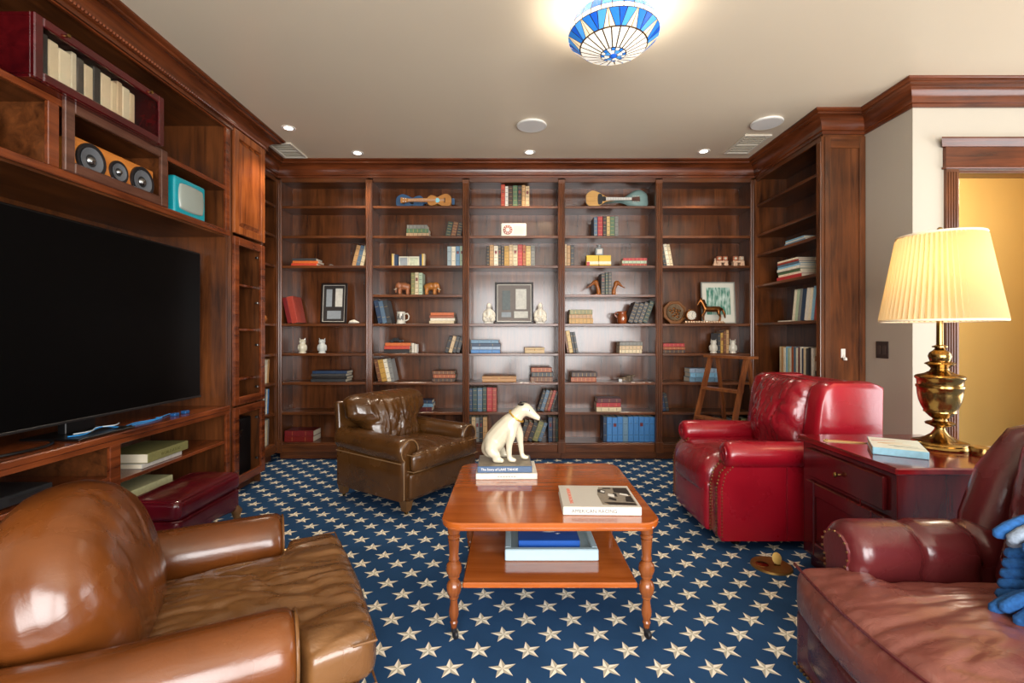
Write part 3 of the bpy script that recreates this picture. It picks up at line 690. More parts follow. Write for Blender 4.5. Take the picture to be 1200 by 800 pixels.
for sx in (-1, 1):
    for sy in (-1, 1):
        x, y = sx*(hx-.03), sy*(hy-.035); o = .02
        lg = MB().tube([(x, y, .13), (x+sx*.014, y+sy*.014, .095), (x+sx*.012, y+sy*.012, .06), (x+sx*.018, y+sy*.018, .034), (x+sx*.024, y+sy*.024, .014)], [.026, .034, .020, .024, .014], 10).build('cabriole_foot', legw, t, smooth=70)
        for k in (-1, 0, 1): MB().ball((x+sx*(.034-abs(k)*.004)+k*.012*sy*-1, y+sy*.034*1+k*.012*sx, .012), .012, 8, 6).build('claw', legw, lg)

# ================================================================== COFFEE TABLE
TX, TY, TZ = .157, 2.345, .50
t = thing('coffee_table', 'square cherry wood coffee table with turned legs and lower shelf', 'table', (TX, TY, 0))
def rrect(hx, hy, r, n=7):
    o = []
    for cx, cy, a0 in ((hx-r, hy-r, 0), (-hx+r, hy-r, 90), (-hx+r, -hy+r, 180), (hx-r, -hy+r, 270)):
        o += [(cx+r*cos(R(a0+90*k/n)), cy+r*sin(R(a0+90*k/n))) for k in range(n+1)]
    return o
hx = .447; hy = .447
def rr_(d, z): return [(x, y, z) for x, y in rrect(hx-d, hy-d, .085-d)]
MB().loft([rr_(.02, TZ-.034), rr_(.008, TZ-.033), rr_(.004, TZ-.026), rr_(.006, TZ-.022), rr_(0, TZ-.018), rr_(0, TZ-.005), rr_(.005, TZ)]).build('tabletop', cherry, t, smooth=25)
sb = MB()
sb.loft([[(x, y, z) for x, y in rrect(hx-.072-d, hy-.072-d, .02)] for d, z in ((.006, TZ-.062), (.0, TZ-.058), (0, TZ-.0345))]); sb.build('apron', cherryz, t, smooth=25)
MB().box(-.362, .362, -.375, .375, .203, .226, .005).build('lower_shelf', cherry, t, smooth=0)
lp = [(0,.045),(.012,.045),(.014,.06),(.017,.07),(.014,.078),(.016,.085),(.020,.10),(.021,.12),(.016,.145),(.015,.165),(.020,.170),(.020,.178),(.027,.19),(.031,.205),(.031,.22),(.026,.235),(.018,.243),(.018,.252),(.024,.256),(.024,.264),(.030,.275),(.033,.29),(.030,.308),(.022,.318),(.018,.322),(.022,.328),(.022,.335),(.019,.345),(.022,.39),(.024,.408),(.019,.412),(.026,.418),(.026,.424),(.021,.43),(.026,.438),(.026,.4655),(0,.4655)]
for sx in (-1, 1):
    for sy in (-1, 1):
        x, y = sx*.396, sy*.38
        lg = MB().lathe(lp, 18, Tm((x, y, 0))).build('leg', cherryz, t, smooth=28)
        cs_ = MB(); cs_.lathe([(0,.052),(.013,.052),(.012,.032),(0,.032)], 10, Tm((x, y, 0))); cs_.lathe([(0,-.009),(.014,-.009),(.018,-.005),(.018,.005),(.014,.009),(0,.009)], 12, Tm((x+.006, y, .018), (0, pi/2, .5))); cs_.build('caster', darkm, lg)
# ================================================================== RED LACQUER CABINET + LAMP
t = thing('side_cabinet', 'red lacquered wooden side cabinet with drawer and door under the lamp', 'cabinet', (1.92, 2.305, 0))
x0, x1, y0, y1, zt = -.32, .32, -.32, .32, .70
bx('cabinet_body', redwoodz, t, x0, x1, y0, y1, .07, zt-.03, .003); bx('plinth', redwoodz, t, x0+.03, x1-.02, y0+.02, y1-.02, 0, .07, 0)
bx('top', redwood, t, x0-.02, x1+.02, y0-.02, y1+.02, zt-.03, zt, .006)
d = bx('drawer', redwoodz, t, x0-.02, x0-.0005, y0+.05, y1-.05, .50, .645, .005)
MB().lathe([(0,0),(.006,0),(.005,.012),(.012,.018),(.013,.024),(.008,.03),(0,.031)], 12, Tm((x0-.02, .0, .575), (0, -pi/2, 0))).build('knob', brass, d)
f = .07; dr = bx('door', redwoodz, t, x0-.02, x0-.0005, y0+.05, y0+.05+f, .09, .475, .005)
bx('door_stile', redwoodz, dr, x0-.02, x0-.0005, y1-.05-f, y1-.05, .09, .475, .005)
for a in (.09, .475-f): bx('door_rail', redwoodz, dr, x0-.02, x0-.0005, y0+.05+f, y1-.05-f, a, a+f, .005)
bx('door_panel', redwoodz, dr, x0-.010, x0-.0005, y0+.05+f, y1-.05-f, .09+f, .475-f, 0)
MB().lathe([(0,0),(.006,0),(.005,.012),(.012,.018),(.013,.024),(.008,.03),(0,.031)], 12, Tm((x0-.02, -.20, .40), (0, -pi/2, 0))).build('knob', brass, dr)
# lamp
LX, LY = 2.095, 2.34
t = thing('table_lamp', 'brass urn table lamp with pleated cream shade on the red cabinet', 'lamp', (LX, LY, zt))
bp_ = [(0,0),(.115,0),(.118,.006),(.112,.014),(.108,.018),(.112,.022),(.108,.028),(.085,.034),(.06,.045),(.035,.065),(.022,.085),(.02,.095)]
MB().lathe(bp_+[(0,.095)], 32).build('foot', brass, t, smooth=50)
MB().lathe([(0,.095),(.022,.095),(.04,.105),(.056,.112),(.058,.118),(.05,.124),(.03,.13),(.026,.14),(0,.14)], 32).build('collar', brass, t, smooth=50)
MB().lathe([(0,.14),(.03,.14),(.042,.15),(.058,.168),(.064,.172),(.062,.18),(.072,.20),(.082,.23),(.087,.26),(.089,.29),(.093,.293),(.093,.303),(.088,.306),(.09,.33),(.096,.335),(.097,.345),(.09,.352),(.06,.36),(.04,.372),(.034,.385),(0,.385)], 36).build('urn', brass, t, smooth=50)
MB().lathe([(0,.385),(.034,.385),(.05,.402),(.06,.406),(.055,.413),(.038,.42),(.042,.432),(.046,.445),(.04,.462),(.024,.475),(.018,.484),(.03,.488),(.03,.494),(.014,.5),(.013,.64),(0,.64)], 28).build('neck', brass, t, smooth=50)
shm, nt, b = newmat('lamp_shade'); tc = nt.nodes; nt.nodes.remove(b); out = nt.nodes['Material Output']
df = N(nt, 'ShaderNodeBsdfDiffuse'); tr = N(nt, 'ShaderNodeBsdfTranslucent'); mx_ = N(nt, 'ShaderNodeMixShader'); mx_.inputs[0].default_value = .55
df.inputs[0].default_value = lin('#dccaa4'); tr.inputs[0].default_value = lin('#e8cf9c'); L(nt, df.outputs[0], mx_.inputs[1]); L(nt, tr.outputs[0], mx_.inputs[2]); L(nt, mx_.outputs[0], out.inputs[0])
nz = N(nt, 'ShaderNodeTexNoise'); nz.inputs['Scale'].default_value = 60; bpn = N(nt, 'ShaderNodeBump'); bpn.inputs['Strength'].default_value = .1; L(nt, nz.outputs['Fac'], bpn.inputs['Height']); L(nt, bpn.outputs[0], df.inputs['Normal'])
NP = 62; rings = []
for z, r in ((.615, .232), (.625, .233), (.8, .203), (1.02, .166), (1.035, .163)):
    am = .0 if z in (.615, 1.035) else .0085
    rings.append([((r+am*(1 if k % 2 else -1))*cos(2*pi*k/(NP*2)), (r+am*(1 if k % 2 else -1))*sin(2*pi*k/(NP*2)), z) for k in range(NP*2)])
sh_ = MB().loft(rings, cap=False).build('lamp_shade', shm, t, smooth=0)
for z, r in ((.618, .236), (1.033, .167)): MB().tube([(r*cos(2*pi*k/40), r*sin(2*pi*k/40), z) for k in range(40)], .006, 6, closed=True).build('shade_trim', plain('#e8d8b8', .7, name='shade_trim'), sh_)
MB().tube([(0,0,.64),(0,0,1.06)], .004, 6).build('harp', brass, t); MB().ball((0,0,1.065), .012, 8, 6).build('finial', brass, t)
MB().ball((0,0,.80), .035, 12, 8).build('bulb', emis('bulb_glow', '#ffd9a0', 3), t)
d = bpy.data.lights.new('lamp_light', 'POINT'); d.energy = 3.2; d.color = (1, .78, .5); d.shadow_soft_size = .045; o = bpy.data.objects.new('lamp_light', d); COL.objects.link(o); o.location = (LX, LY, zt+.88)

# ================================================================== LIBRARY STEP LADDER
ldr = thing('step_ladder', 'wooden library step ladder standing behind the red recliner', 'ladder', (1.965, 4.31, 0), 0)
f_ = Vector((-.86, -.42, 0)).normalized(); s_ = Vector((.42, -.86, 0)).normalized(); hz = 1.06
def lpnt(k, s, h): return f_*k*(1-h/hz)+s_*s+Vector((0,0,h))
def bar(name, a, b, w, d, par=ldr, mat=ladw):
    a, b = Vector(a), Vector(b); z = (b-a).normalized(); x = s_ - z*s_.dot(z); x.normalize(); y = z.cross(x)
    r = [[tuple(p+x*w*i+y*d*j) for i, j in ((-1,-1),(1,-1),(1,1),(-1,1))] for p in (a, b)]
    return MB().loft(r).build(name, mat, par, smooth=0)
for sd in (-1, 1): bar('front_rail', lpnt(.34, sd*.21, 0)+Vector((0,0,.012)), lpnt(.34, sd*.19, hz-.02)+f_*.02, .013, .022)
for sd in (-1, 1): bar('rear_leg', lpnt(-.20, sd*.17, 0)+Vector((0,0,.008)), lpnt(-.20, sd*.165, hz-.022)-f_*.03, .011, .016)
tp = MB(); c = Vector((0,0,hz-.01)); y = s_.cross(Vector((0,0,1)))
tp.loft([[tuple(c+s_*i*.235+f_*j*.07+Vector((0,0,dz))) for i, j in ((-1,-1),(1,-1),(1,1),(-1,1))] for dz in (-.011, .011)]); tp.build('top_step', ladw, ldr, smooth=0)
for h in (.24, .50, .76):
    c = f_*.34*(1-h/hz)+f_*.01+Vector((0,0,h)); st = MB(); st.loft([[tuple(c+s_*i*.19+f_*j*.05+Vector((0,0,dz))) for i, j in ((-1,-1),(1,-1),(1,1),(-1,1))] for dz in (-.011, .011)]); st.build('step', ladw, ldr, smooth=0)
bar('brace', lpnt(-.20, -.165, .4), lpnt(-.20, .165, .4), .008, .008)

# ================================================================== TELEVISION AND CONSOLE GEAR
scr, nt, b = newmat('tv_screen'); b.inputs['Base Color'].default_value = (.0012, .0012, .0013, 1); setp(b, .38, 0, .12)
nzz = N(nt, 'ShaderNodeTexNoise'); nzz.inputs['Scale'].default_value = 5; mr = N(nt, 'ShaderNodeMapRange'); mr.inputs[3].default_value = .36; mr.inputs[4].default_value = .42; L(nt, nzz.outputs['Fac'], mr.inputs[0]); L(nt, mr.outputs[0], b.inputs['Roughness'])
tv = thing('television', 'huge black flat screen television standing on the media cabinet console', 'television', (-2.33, 2.59, CT))
bx('screen_body', black, tv, -.03, .022, -.95, .95, .075, 1.138, .006); bx('screen', scr, tv, .0222, .0245, -.938, .938, .09, 1.126, 0)
bx('bezel', darkm, tv, .0222, .028, -.95, .95, .0755, .0895, .002)
bx('stand_plate', black, tv, -.14, .165, -.20, .16, 0, .012, .004); bx('stand_neck', black, tv, -.05, -.005, -.09, .09, .012, .09, .004)
cb = plain('#2f8fd6', .4, name='blue_cable'); cw = plain('#b9c4cc', .4, name='white_cable')
def cable(nm, label, pts, mat, r=.0045, grp=None):
    P_ = [Vector(p) for p in pts]; out = []
    for i in range(len(P_)-1):
        p0, p1, p2, p3 = P_[max(0, i-1)], P_[i], P_[i+1], P_[min(len(P_)-1, i+2)]
        for k in range(6):
            u = k/6; out.append(.5*((2*p1)+(p2-p0)*u+(2*p0-5*p1+4*p2-p3)*u*u+(3*p1-p0-3*p2+p3)*u**3))
    out.append(P_[-1]); return tag(MB().tube(out, r, 6).build(nm, mat), label, 'cable', grp)
cable('cable', 'bright blue cable coiled on the console in front of the television', [(-2.25, 2.42, CT+.018), (-2.23, 2.5, CT+.017), (-2.25, 2.62, CT+.03), (-2.235, 2.74, CT+.006), (-2.26, 2.86, CT+.006), (-2.23, 2.98, CT+.007), (-2.26, 3.08, CT+.006), (-2.29, 3.2, CT+.006)], cb, .0032)
cable('cable', 'pale grey cable looped over the television stand plate', [(-2.24, 2.44, CT+.027), (-2.22, 2.52, CT+.027), (-2.26, 2.60, CT+.03), (-2.22, 2.67, CT+.03), (-2.245, 2.73, CT+.03)], cw, .0032)
cable('cable', 'thin blue cable with plug lying along the back of the console', [(-2.225, 2.80, CT+.005), (-2.215, 2.95, CT+.005), (-2.235, 3.05, CT+.006), (-2.25, 3.02, CT+.011)], cb, .003)
cable('cable', 'thick black cable curling over the console edge before the television', [(-2.29, 1.75, CT+.008), (-2.25, 1.95, CT+.008), (-2.205, 2.12, CT+.008), (-2.20, 2.24, CT+.008), (-2.24, 2.33, CT+.008), (-2.28, 2.36, CT+.008)], black, .007)
for k, y in enumerate((3.12, 3.22)):
    tag(MB().box(-2.235, -2.20, y, y+.045, CT, CT+.02, .004).build('cable_adapter', plain('#1d4f86', .35, name='adapter_blue'), smooth=0), ('small blue cable adapter at the end of the thin blue cable', 'small blue cable adapter lying nearest the cabinet tower')[k], 'adapter', 'blue adapters on the console')
# media player under the console
mp_ = thing('media_player', 'slim dark grey media player on the console shelf behind the cognac armchair', 'player', (-2.33, 2.03, .492))
bx('case', plain('#3a3a3c', .35, .6, name='player_grey'), mp_, -.14, .15, -.24, .24, .01, .06, .004)
for y in (-.19, .19): bx('foot', black, mp_, .10, .13, y-.015, y+.015, 0, .01, 0)
bx('tray', darkm, mp_, .1502, .152, .04, .18, .028, .046, 0); bx('display', black, mp_, .1502, .152, -.2, -.04, .028, .046, 0)
# red display case on the upper shelf
glassm, nt, b = newmat('clear_glass'); b.inputs['Base Color'].default_value = (.95, .97, .96, 1); setp(b, .03, 0, .5); b.inputs['Transmission Weight'].default_value = 1; b.inputs['IOR'].default_value = 1.12
nq = N(nt, 'ShaderNodeTexNoise'); nq.inputs['Scale'].default_value = 2; bq = N(nt, 'ShaderNodeBump'); bq.inputs['Strength'].default_value = .01; L(nt, nq.outputs['Fac'], bq.inputs['Height']); L(nt, bq.outputs[0], b.inputs['Normal'])
dc = thing('display_case', 'glossy red wooden display case with glass front on the media cabinet shelf', 'case', (-2.062, 2.445, 2.362))
redwood_t, redwood = redwood, wood('case_lacquer', '#2c0508', '#560c10', 'y', .14, .6, .6)
z1 = .285; fw = .042
bx('case_bottom', redwood, dc, -.30, -.018, -.383, .383, 0, .018, .003); bx('case_top', redwood, dc, -.30, -.018, -.383, .383, z1-.018, z1, .003); bx('case_back', redwood, dc, -.30, -.288, -.365, .365, .018, z1-.018, 0)
for a in (-.383, .365): bx('case_side', redwood, dc, -.30, -.018, a, a+.018, .018, z1-.018, .002)
fr = bx('case_door', redwood, dc, -.018, .004, -.385, -.385+fw, 0, z1, .005); bx('door_stile', redwood, fr, -.018, .004, .385-fw, .385, 0, z1, .005)
for a in (0, z1-fw): bx('door_rail', redwood, fr, -.018, .004, -.385+fw, .385-fw, a, a+fw, .005)
bx('glass_pane', glassm, fr, -.010, -.006, -.385+fw, .385-fw, fw, z1-fw, 0)
for y in (-.24, .27): MB().lathe([(0,0),(.007,0),(.006,.01),(.010,.016),(0,.02)], 10, Tm((.004, y, z1-.02), (0, pi/2, 0))).build('knob', brass, fr)
redwood = redwood_t
cols = ['#3b332c', '#d9c09a', '#dcc6a2', '#c8b597', '#4a4036', '#d2b994', '#3c342c', '#d8bd98', '#d5ba92', '#c9a983', '#d8c3a0', '#c7ab85']
kind = ['marbled dark', 'pale buff', 'light cream', 'greyish cream', 'speckled black', 'straw coloured', 'charcoal marbled', 'wide peach', 'beige', 'honey toned', 'ivory', 'caramel toned']
y = 2.445-.33
for k, c in enumerate(cols):
    wd = [.05, .05, .062, .03, .04, .05, .045, .062, .038, .035, .05, .035][k]
    v = MB(); v.box(-.09, .09, .001, wd-.001, 0, .222-.010*(k % 3), .004)
    tag(v.build('ledger', plain(c, .7, name='ledger_%d' % k, var=.9 if c in ('#3b332c', '#4a4036', '#3c342c') else .06, sc=26), loc=(-2.19, y, 2.3805), smooth=0), kind[k]+' ledger standing inside the red glass display case', 'book', 'ledgers in the display case'); y += wd
# orange centre speaker
def cspk(label, x, yc, z, hw, drivers):
    s = thing('centre_speaker', label, 'speaker', (x, yc, z), 0, 'wooden speakers in the media cabinet'); ow = MATS.get('speaker_wood') or wood('speaker_wood', '#a8581e', '#d68a3c', 'y', .3)
    bx('cabinet', ow, s, -.25, 0, -hw, hw, 0, .205, .006)
    for y, r in drivers:
        d = MB().lathe([(0,.004),(r*.3,.004),(r*.75,-.0),(r*.8,.008),(r,.01),(r,.0),(0,.0)], 28, Tm((.001, y, .112), (0, pi/2, 0))).build('driver', darkm, s, smooth=50)
        MB().lathe([(0,.02),(r*.18,.017),(r*.3,.006),(r*.3,.003),(0,.003)], 20, Tm((.001, y, .112), (0, pi/2, 0))).build('dust_cap', steel, d, smooth=60)
        MB().lathe([(r*.36,.004),(r*.72,.011),(r*.76,.012),(r*.76,.009),(r*.36,.003)], 24, Tm((.0012, y, .112), (0, pi/2, 0)), cap=False).build('cone', plain('#5b5d60', .5, name='cone_grey'), d, smooth=60)
cspk('orange wood centre speaker with three black drivers below the display case', -2.145, 2.60, 2.021, .26, ((-.17, .085), (0, .06), (.165, .085)))
cspk('tan wood speaker in the open box away from the turquoise set', -2.30, 2.02, 2.021, .11, ((0, .07),))
# turquoise portable TV
teal = plain('#0f98a4', .3, name='teal_enamel', coat=.4); tvs = thing('retro_television', 'small turquoise retro television in the upper media cabinet box', 'television', (M-.01, 3.20, 2.021), R(0))
MB().cushion(.125, .155, .125, .018, (4,6,6), X=Tm((-.13, 0, .128))).build('shell', teal, tvs)
MB().cushion(.012, .122, .09, .011, (2,14,14), (.014, 0, 0), lambda p: Vector((p.x, p.y*(1-.10*(p.z/.09)**2), p.z*(1-.10*(p.y/.122)**2))), X=Tm((-.006, 0, .13))).build('picture_tube', plain('#9aa196', .18, name='tube_grey', var=.1, sc=4), tvs, smooth=70)
# subwoofer + bust + device in tower
sw = thing('subwoofer', 'black subwoofer box behind the lowest door of the cabinet tower', 'speaker', (-2.42, 3.86, .1005))
bx('cabinet', black, sw, -.2, .22, -.18, .17, .012, .47, .008); MB().lathe([(0,.0),(.04,.0),(.03,.012),(0,.012)], 3, Tm((.2205, 0, .36), (0, pi/2, 0))).build('badge', steel, sw)
for y in (-.15, .14): bx('foot', darkm, sw, .15, .2, y-.02, y+.02, 0, .012, 0)
gd = thing('game_console', 'black and grey game console standing in the glass-less tower compartment', 'console', (-2.42, 3.83, .901))
bx('body', darkm, gd, -.15, .13, -.09, .10, 0, .26, .006); bx('side_plate', plain('#9b9ca0', .3, name='console_grey'), gd, .131, .142, -.09, .085, .02, .17, .003)
bst = thing('bust', 'small ivory bust of a head on the tower shelf', 'statuette', (-2.30, 3.83, 1.3005))
MB().lathe([(0,0),(.06,0),(.06,.02),(.045,.03),(.03,.05),(0,.05)], 16).build('pedestal', ceramo, bst)
skin('head', [[(0,0,.05,.03),(0,0,.09,.045),(.005,0,.12,.028),(.01,0,.15,.03),(.02,0,.185,.05),(.005,0,.22,.048),(-.01,0,.245,.03)], [(.02,0,.185,.05),(.06,0,.175,.014)], [(0,0,.09,.045),(-.01,.06,.075,.025)], [(0,0,.09,.045),(-.01,-.06,.075,.025)]], ceramo, bst)
# ================================================================== BOOKS
PAL = {'orange':'#c8642a','orange-red':'#b8402a','white':'#d8d2c4','black':'#1b1818','charcoal':'#3c3b3b','dark green':'#22362c','green':'#4f6a4a','tan':'#b38a5a','cream':'#cdbb97','slate blue':'#51687c','dark red':'#6e1a1c','brick red':'#9c3a2c','deep red':'#6d1712',
 'brown':'#6b3f22','dark brown':'#3a2116','pale blue-grey':'#93a3a6','olive':'#7d7a4c','navy':'#1f3450','gold':'#b58a3c','grey':'#7d7c78','maroon':'#54181c','teal':'#2c6a70','blue':'#3f7cb8','red':'#a8272a','mottled tan':'#a88a68','grey banded':'#77756c','dark teal':'#1d3c40','steel blue':'#6688a0','straw':'#c9aa6a','buff':'#c2a67e','light blue':'#7fb0cc','pale green':'#a7b89a','ivory':'#ddd3bb','rust':'#9a4d27','dark grey':'#2e3032','silver blue':'#8fa3b8'}
BM = {}
def bmat(c):
    if c not in BM: BM[c] = plain(PAL.get(c, c), .42, var=.25, sc=45, name='binding_'+c)
    return BM[c]
def bandmat(c):
    k = 'band '+c
    if k not in BM:
        h = PAL.get(c, '#888888' if not c.startswith('#') else c).lstrip('#'); r = [int(h[i:i+2], 16) for i in (0, 2, 4)]; g = (150, 118, 66); lum = sum(r)/3
        v = [int(a*.3+b*.95) for a, b in zip(r, g)] if lum < 110 else [int(a*.45+b*.1) for a, b in zip(r, g)]
        BM[k] = plain('#%02x%02x%02x' % tuple(v), .4, .2, name='binding_'+k)
    return BM[k]
ORD = ['first','second','third','fourth','fifth','sixth','seventh','eighth','ninth','tenth','eleventh','twelfth','thirteenth','fourteenth','fifteenth','sixteenth']
def book(label, group, loc, rot, t, h, d, col, flat=False, px=0, bands=0, patch=None, name='book', cat='book'):
    ct = min(.0028, t*.16)
    def mk(boxes, nm, mat, par, bev=.0008):
        mb = MB()
        for (a0, a1, b0, b1, c0, c1) in boxes:
            if flat: mb.box(c0, c1, b0, b1, a0, a1, bev)
            else: mb.box(a0+px, a1+px, b0, b1, c0, c1, bev)
        return mb.build(nm, mat, par, smooth=0)
    sb = min(.0035, t*.28); sd = max(ct, sb*1.6)
    o = mk([(0, ct, sd*.8, d, 0, h), (t-ct, t, sd*.8, d, 0, h)], name, bmat(col), None)
    mk([(0, t, 0, sd, 0, h)], 'spine', bmat(col), o, sb)
    o.location = loc; o.rotation_euler = rot; tag(o, label, cat, group)
    mk([(ct, t-ct, sd*.8, d-.004, .003, h-.003)], 'pages', cream, o, 0)
    if bands:
        g = [h*(k+.6)/(bands+.2) for k in range(bands)]
        for q in g[:bands]: mk([(t*.14, t*.86, -.0012, .0015, q-.002, q+.002)], 'spine_band', bandmat(col), o, 0)
    if patch: mk([(t*.22, t*.78, -.0008, .001, h*.62, h*.76)], 'title_label', bmat(patch), o, 0)
    return o
PXM = (F+.05)/FPX
class Frame:
    def __init__(s, org, rz): s.o = Vector(org); s.rz = rz
    def pt(s, x, y=0, z=0):
        return (s.o.x+x*cos(s.rz)-y*sin(s.rz), s.o.y+x*sin(s.rz)+y*cos(s.rz), s.o.z+z)
def parse(spec):
    out = []
    for q in spec.split(','):
        p = q.strip().split(':'); out.append((p[0], float(p[1]) if len(p) > 1 else None, float(p[2]) if len(p) > 2 else 1.0))
    return out
def labels(sp, where, ref, form):
    cnt = {}
    for c, _, _ in sp: cnt[c] = cnt.get(c, 0)+1
    out = []
    for i, (c, _, _) in enumerate(sp):
        if cnt[c] == 1: out.append(f'{c} {form[0]} {form[1]}, {where}')
        else: out.append(f'{c} {form[0]}, {ORD[i]} from {ref} {form[2]}, {where}')
    return out
RND = random.Random(11)
def row(fr, x0, x1, h, spec, where, ref, lean=0, bands=3, d=.17, dep=0, name='book', hv=.05):
    """lean: 0 upright filling x0..x1; >0 leaning right with the last book's top at x1; <0 leaning left against x0 (degrees)"""
    sp = parse(spec); W_ = x1-x0; tot = sum(s[2] for s in sp); grp = 'books, '+where
    form = (name, 'in upright row' if not lean else 'leaning', 'in row' if not lean else 'leaning')
    lb = labels(sp, where, ref, form); th = R(abs(lean)); hh = [(h if s[1] is None else s[1]*PXM)*(1-hv*RND.random()) for s in sp]
    if not lean:
        x = x0
        for i, s in enumerate(sp):
            t = W_*s[2]/tot; book(lb[i], grp, fr.pt(x+.0008, dep+RND.uniform(0, .006)), (0,0,fr.rz), t-.0018, hh[i], d, s[0], bands=bands if t > .012 else 0, name=name, patch='dark red' if (bands and RND.random() < .25) else None); x += t
    else:
        use = W_-max(hh)*sin(th); ts = [max(.008, use*cos(th)*s[2]/tot) for s in sp]
        if lean < 0:
            x = x0+hh[0]*sin(th)+.002
            for i, s in enumerate(sp):
                book(lb[i], grp, fr.pt(x, dep), (0, -th, fr.rz), ts[i]-.001, hh[i] if i == 0 else min(hh[i], hh[0]*1.05), d, s[0], bands=bands if ts[i] > .012 else 0, name=name); x += ts[i]/cos(th)
        else:
            x = x1-hh[-1]*sin(th)-.002
            for i in range(len(sp)-1, -1, -1):
                s = sp[i]; book(lb[i], grp, fr.pt(x, dep), (0, th, fr.rz), ts[i]-.001, min(hh[i], hh[-1]*1.05), d, s[0], px=-(ts[i]-.001), bands=bands if ts[i] > .012 else 0, name=name); x -= ts[i]/cos(th)
def stack(fr, x0, x1, spec, where, bands=4, d=.17, name='book', jit=.012, z0=0):
    """from bottom to top; colour:thickness_px:relative length"""
    sp = parse(spec); z = z0; n = len(sp); grp = 'stacked books, '+where; cnt = {}
    for c, _, _ in sp: cnt[c] = cnt.get(c, 0)+1
    for i, (c, t, k) in enumerate(sp):
        t = t*PXM; l = (x1-x0)*k; pos = 'topmost' if i == n-1 else ('bottom' if i == 0 else ORD[n-1-i]+' from top')
        book(f'{c} {name} lying {pos} in stack, {where}', grp, fr.pt(x0+RND.uniform(0, jit)*(i > 0), RND.uniform(0, .012)*(i > 0), z), (0,0,fr.rz), t-.0006, l, d-.006*i, c, flat=True, bands=bands, name=name); z += t
    return z
def bf_(sh, bay=0): return Frame((0, F+.05, S[sh]+.0006), 0)
def ux(u, Y=F+.05): return (u-600)*Y/FPX
B1, B2, B3, B4, B5 = 'bay beside cabinet tower', 'ukulele bay', 'middle bay', 'mandolin bay', 'horse clock bay'
def lo(b): return BAYS[b][0]+.003
def hi(b): return BAYS[b][1]-.003
# bay 1
stack(bf_(2), ux(341), ux(371), 'orange-red:3.4,orange:3,charcoal:3:.95', 'third shelf of '+B1, 0)
row(bf_(2), ux(412), hi(0), 25*PXM, 'tan,slate blue,cream', 'third shelf of '+B1, 'the pilaster', 14)
row(bf_(4), lo(0), ux(349), 33*PXM, 'dark red:32:1,brick red:32:1.3', 'shelf with black plaque frame', 'side panel', -12, 0, .21)
stack(bf_(6), ux(364), ux(405), 'dark grey:3.2,black:3.2,charcoal:3.2,navy:3.2', 'sixth shelf of '+B1, 0, .2, 'magazine')
stack(bf_(8), ux(333), ux(367), 'deep red:6.5,dark red:6.5', 'bottom shelf of '+B1, 2, .2)
# bay 2
stack(bf_(1), ux(476), ux(503), 'mottled tan:4.4,green:5:.95,grey banded:4.6:.88', 'second shelf of '+B2, 5, .15)
row(bf_(1), ux(520), hi(1), 25*PXM, 'dark green,brown,black:17', 'second shelf of '+B2, 'the pilaster', 12, 5)
row(bf_(2), ux(524), hi(1), 24*PXM, 'pale blue-grey,ivory,steel blue,pale green', 'third shelf of '+B2, 'the pilaster', 0, 2)
row(bf_(3), ux(481.5), ux(495), 27*PXM, 'olive,cream,pale green', 'between the elephant bookends', 'brown elephant', 0, 5, .16)
row(bf_(4), lo(1), ux(459), 28*PXM, 'navy,slate blue,dark grey', 'beside the white stein', 'side panel', -12, 2)
stack(bf_(4), ux(503), ux(532), 'cream:3.4,ivory:3.2,rust:3.2,orange:3.4:.95', 'shelf with the white stein', 0)
stack(bf_(5), ux(450), ux(480), 'black:4.6,orange-red:4,orange:3.6', 'sixth shelf of '+B2, 0)
row(bf_(5), ux(519), hi(1), 26*PXM, 'black,buff,dark grey,charcoal:20', 'sixth shelf of '+B2, 'the pilaster', 16, 2)
row(bf_(6), lo(1), ux(463), 27*PXM, 'brown,gold:27:1.4,ivory,grey', 'seventh shelf of '+B2, 'side panel', -12, 4)
stack(bf_(6), ux(506), ux(532), 'dark brown:4.4,rust:4.2,brown:4.2', 'seventh shelf of '+B2, 5)
stack(bf_(7), ux(484), ux(506), 'maroon:5,steel blue:4,navy:4', 'shelf behind brown club chair', 2)
# bay 3
row(bf_(0), ux(587), ux(620.5), 26.5*PXM, 'orange-red:27:1,white:25:.8,dark brown:26:1.1,green:26:1.2,black:26:1,tan:26:.9,buff:25:1', 'top shelf of '+B3, 'orange end', 0, 5)
row(bf_(2), ux(570), ux(627), 26*PXM, 'black:24:.7,tan:26:1,ivory:25:1,charcoal:25:.7,dark grey:24:.7,gold:25:1.1,buff:26:.9,cream:25:1.1,red:25.5:1.1,rust:25:.8,straw:25:1.1,grey banded:25:1', 'shelf above the large plaque frame', 'black end', 0, 6)
stack(bf_(5), ux(552), ux(586), 'blue:4,silver blue:4:.98,navy:3.6:.99,steel blue:4:.95', 'shelf under the large plaque frame', 2)
stack(bf_(6), ux(621.5), ux(648), 'brown:6,dark grey:5.4:.97,rust:5.4:.92', 'shelf beside the long tan box', 5)
row(bf_(7), lo(2), ux(582), 29*PXM, 'navy:28:.9,dark teal:28:1.1,slate blue:29:1.2,dark green:28.5:1,red:29:1.3,brick red:29:1', 'second shelf from bottom, '+B3, 'side panel', 0, 5)
row(bf_(7), ux(628), hi(2), 27*PXM, 'black:27:1,slate blue:27:1.3,brown:27:1,brick red:27:1,dark grey:25:.7', 'second shelf from bottom, '+B3, 'the pilaster', 18, 4)
row(bf_(8), lo(2), ux(571), 30*PXM, 'black:30:.7,buff:30:1,grey:30:.9,dark grey:30:.9,tan:30:1.1', 'bottom shelf of '+B3, 'side panel', 0, 4)
row(bf_(8), ux(606), ux(642), 25*PXM, 'charcoal:24:1,brown:24:1,dark grey:24:1,olive:25:1.2,slate blue:24:.8', 'bottom shelf of '+B3, 'the pilaster', 20, 3)
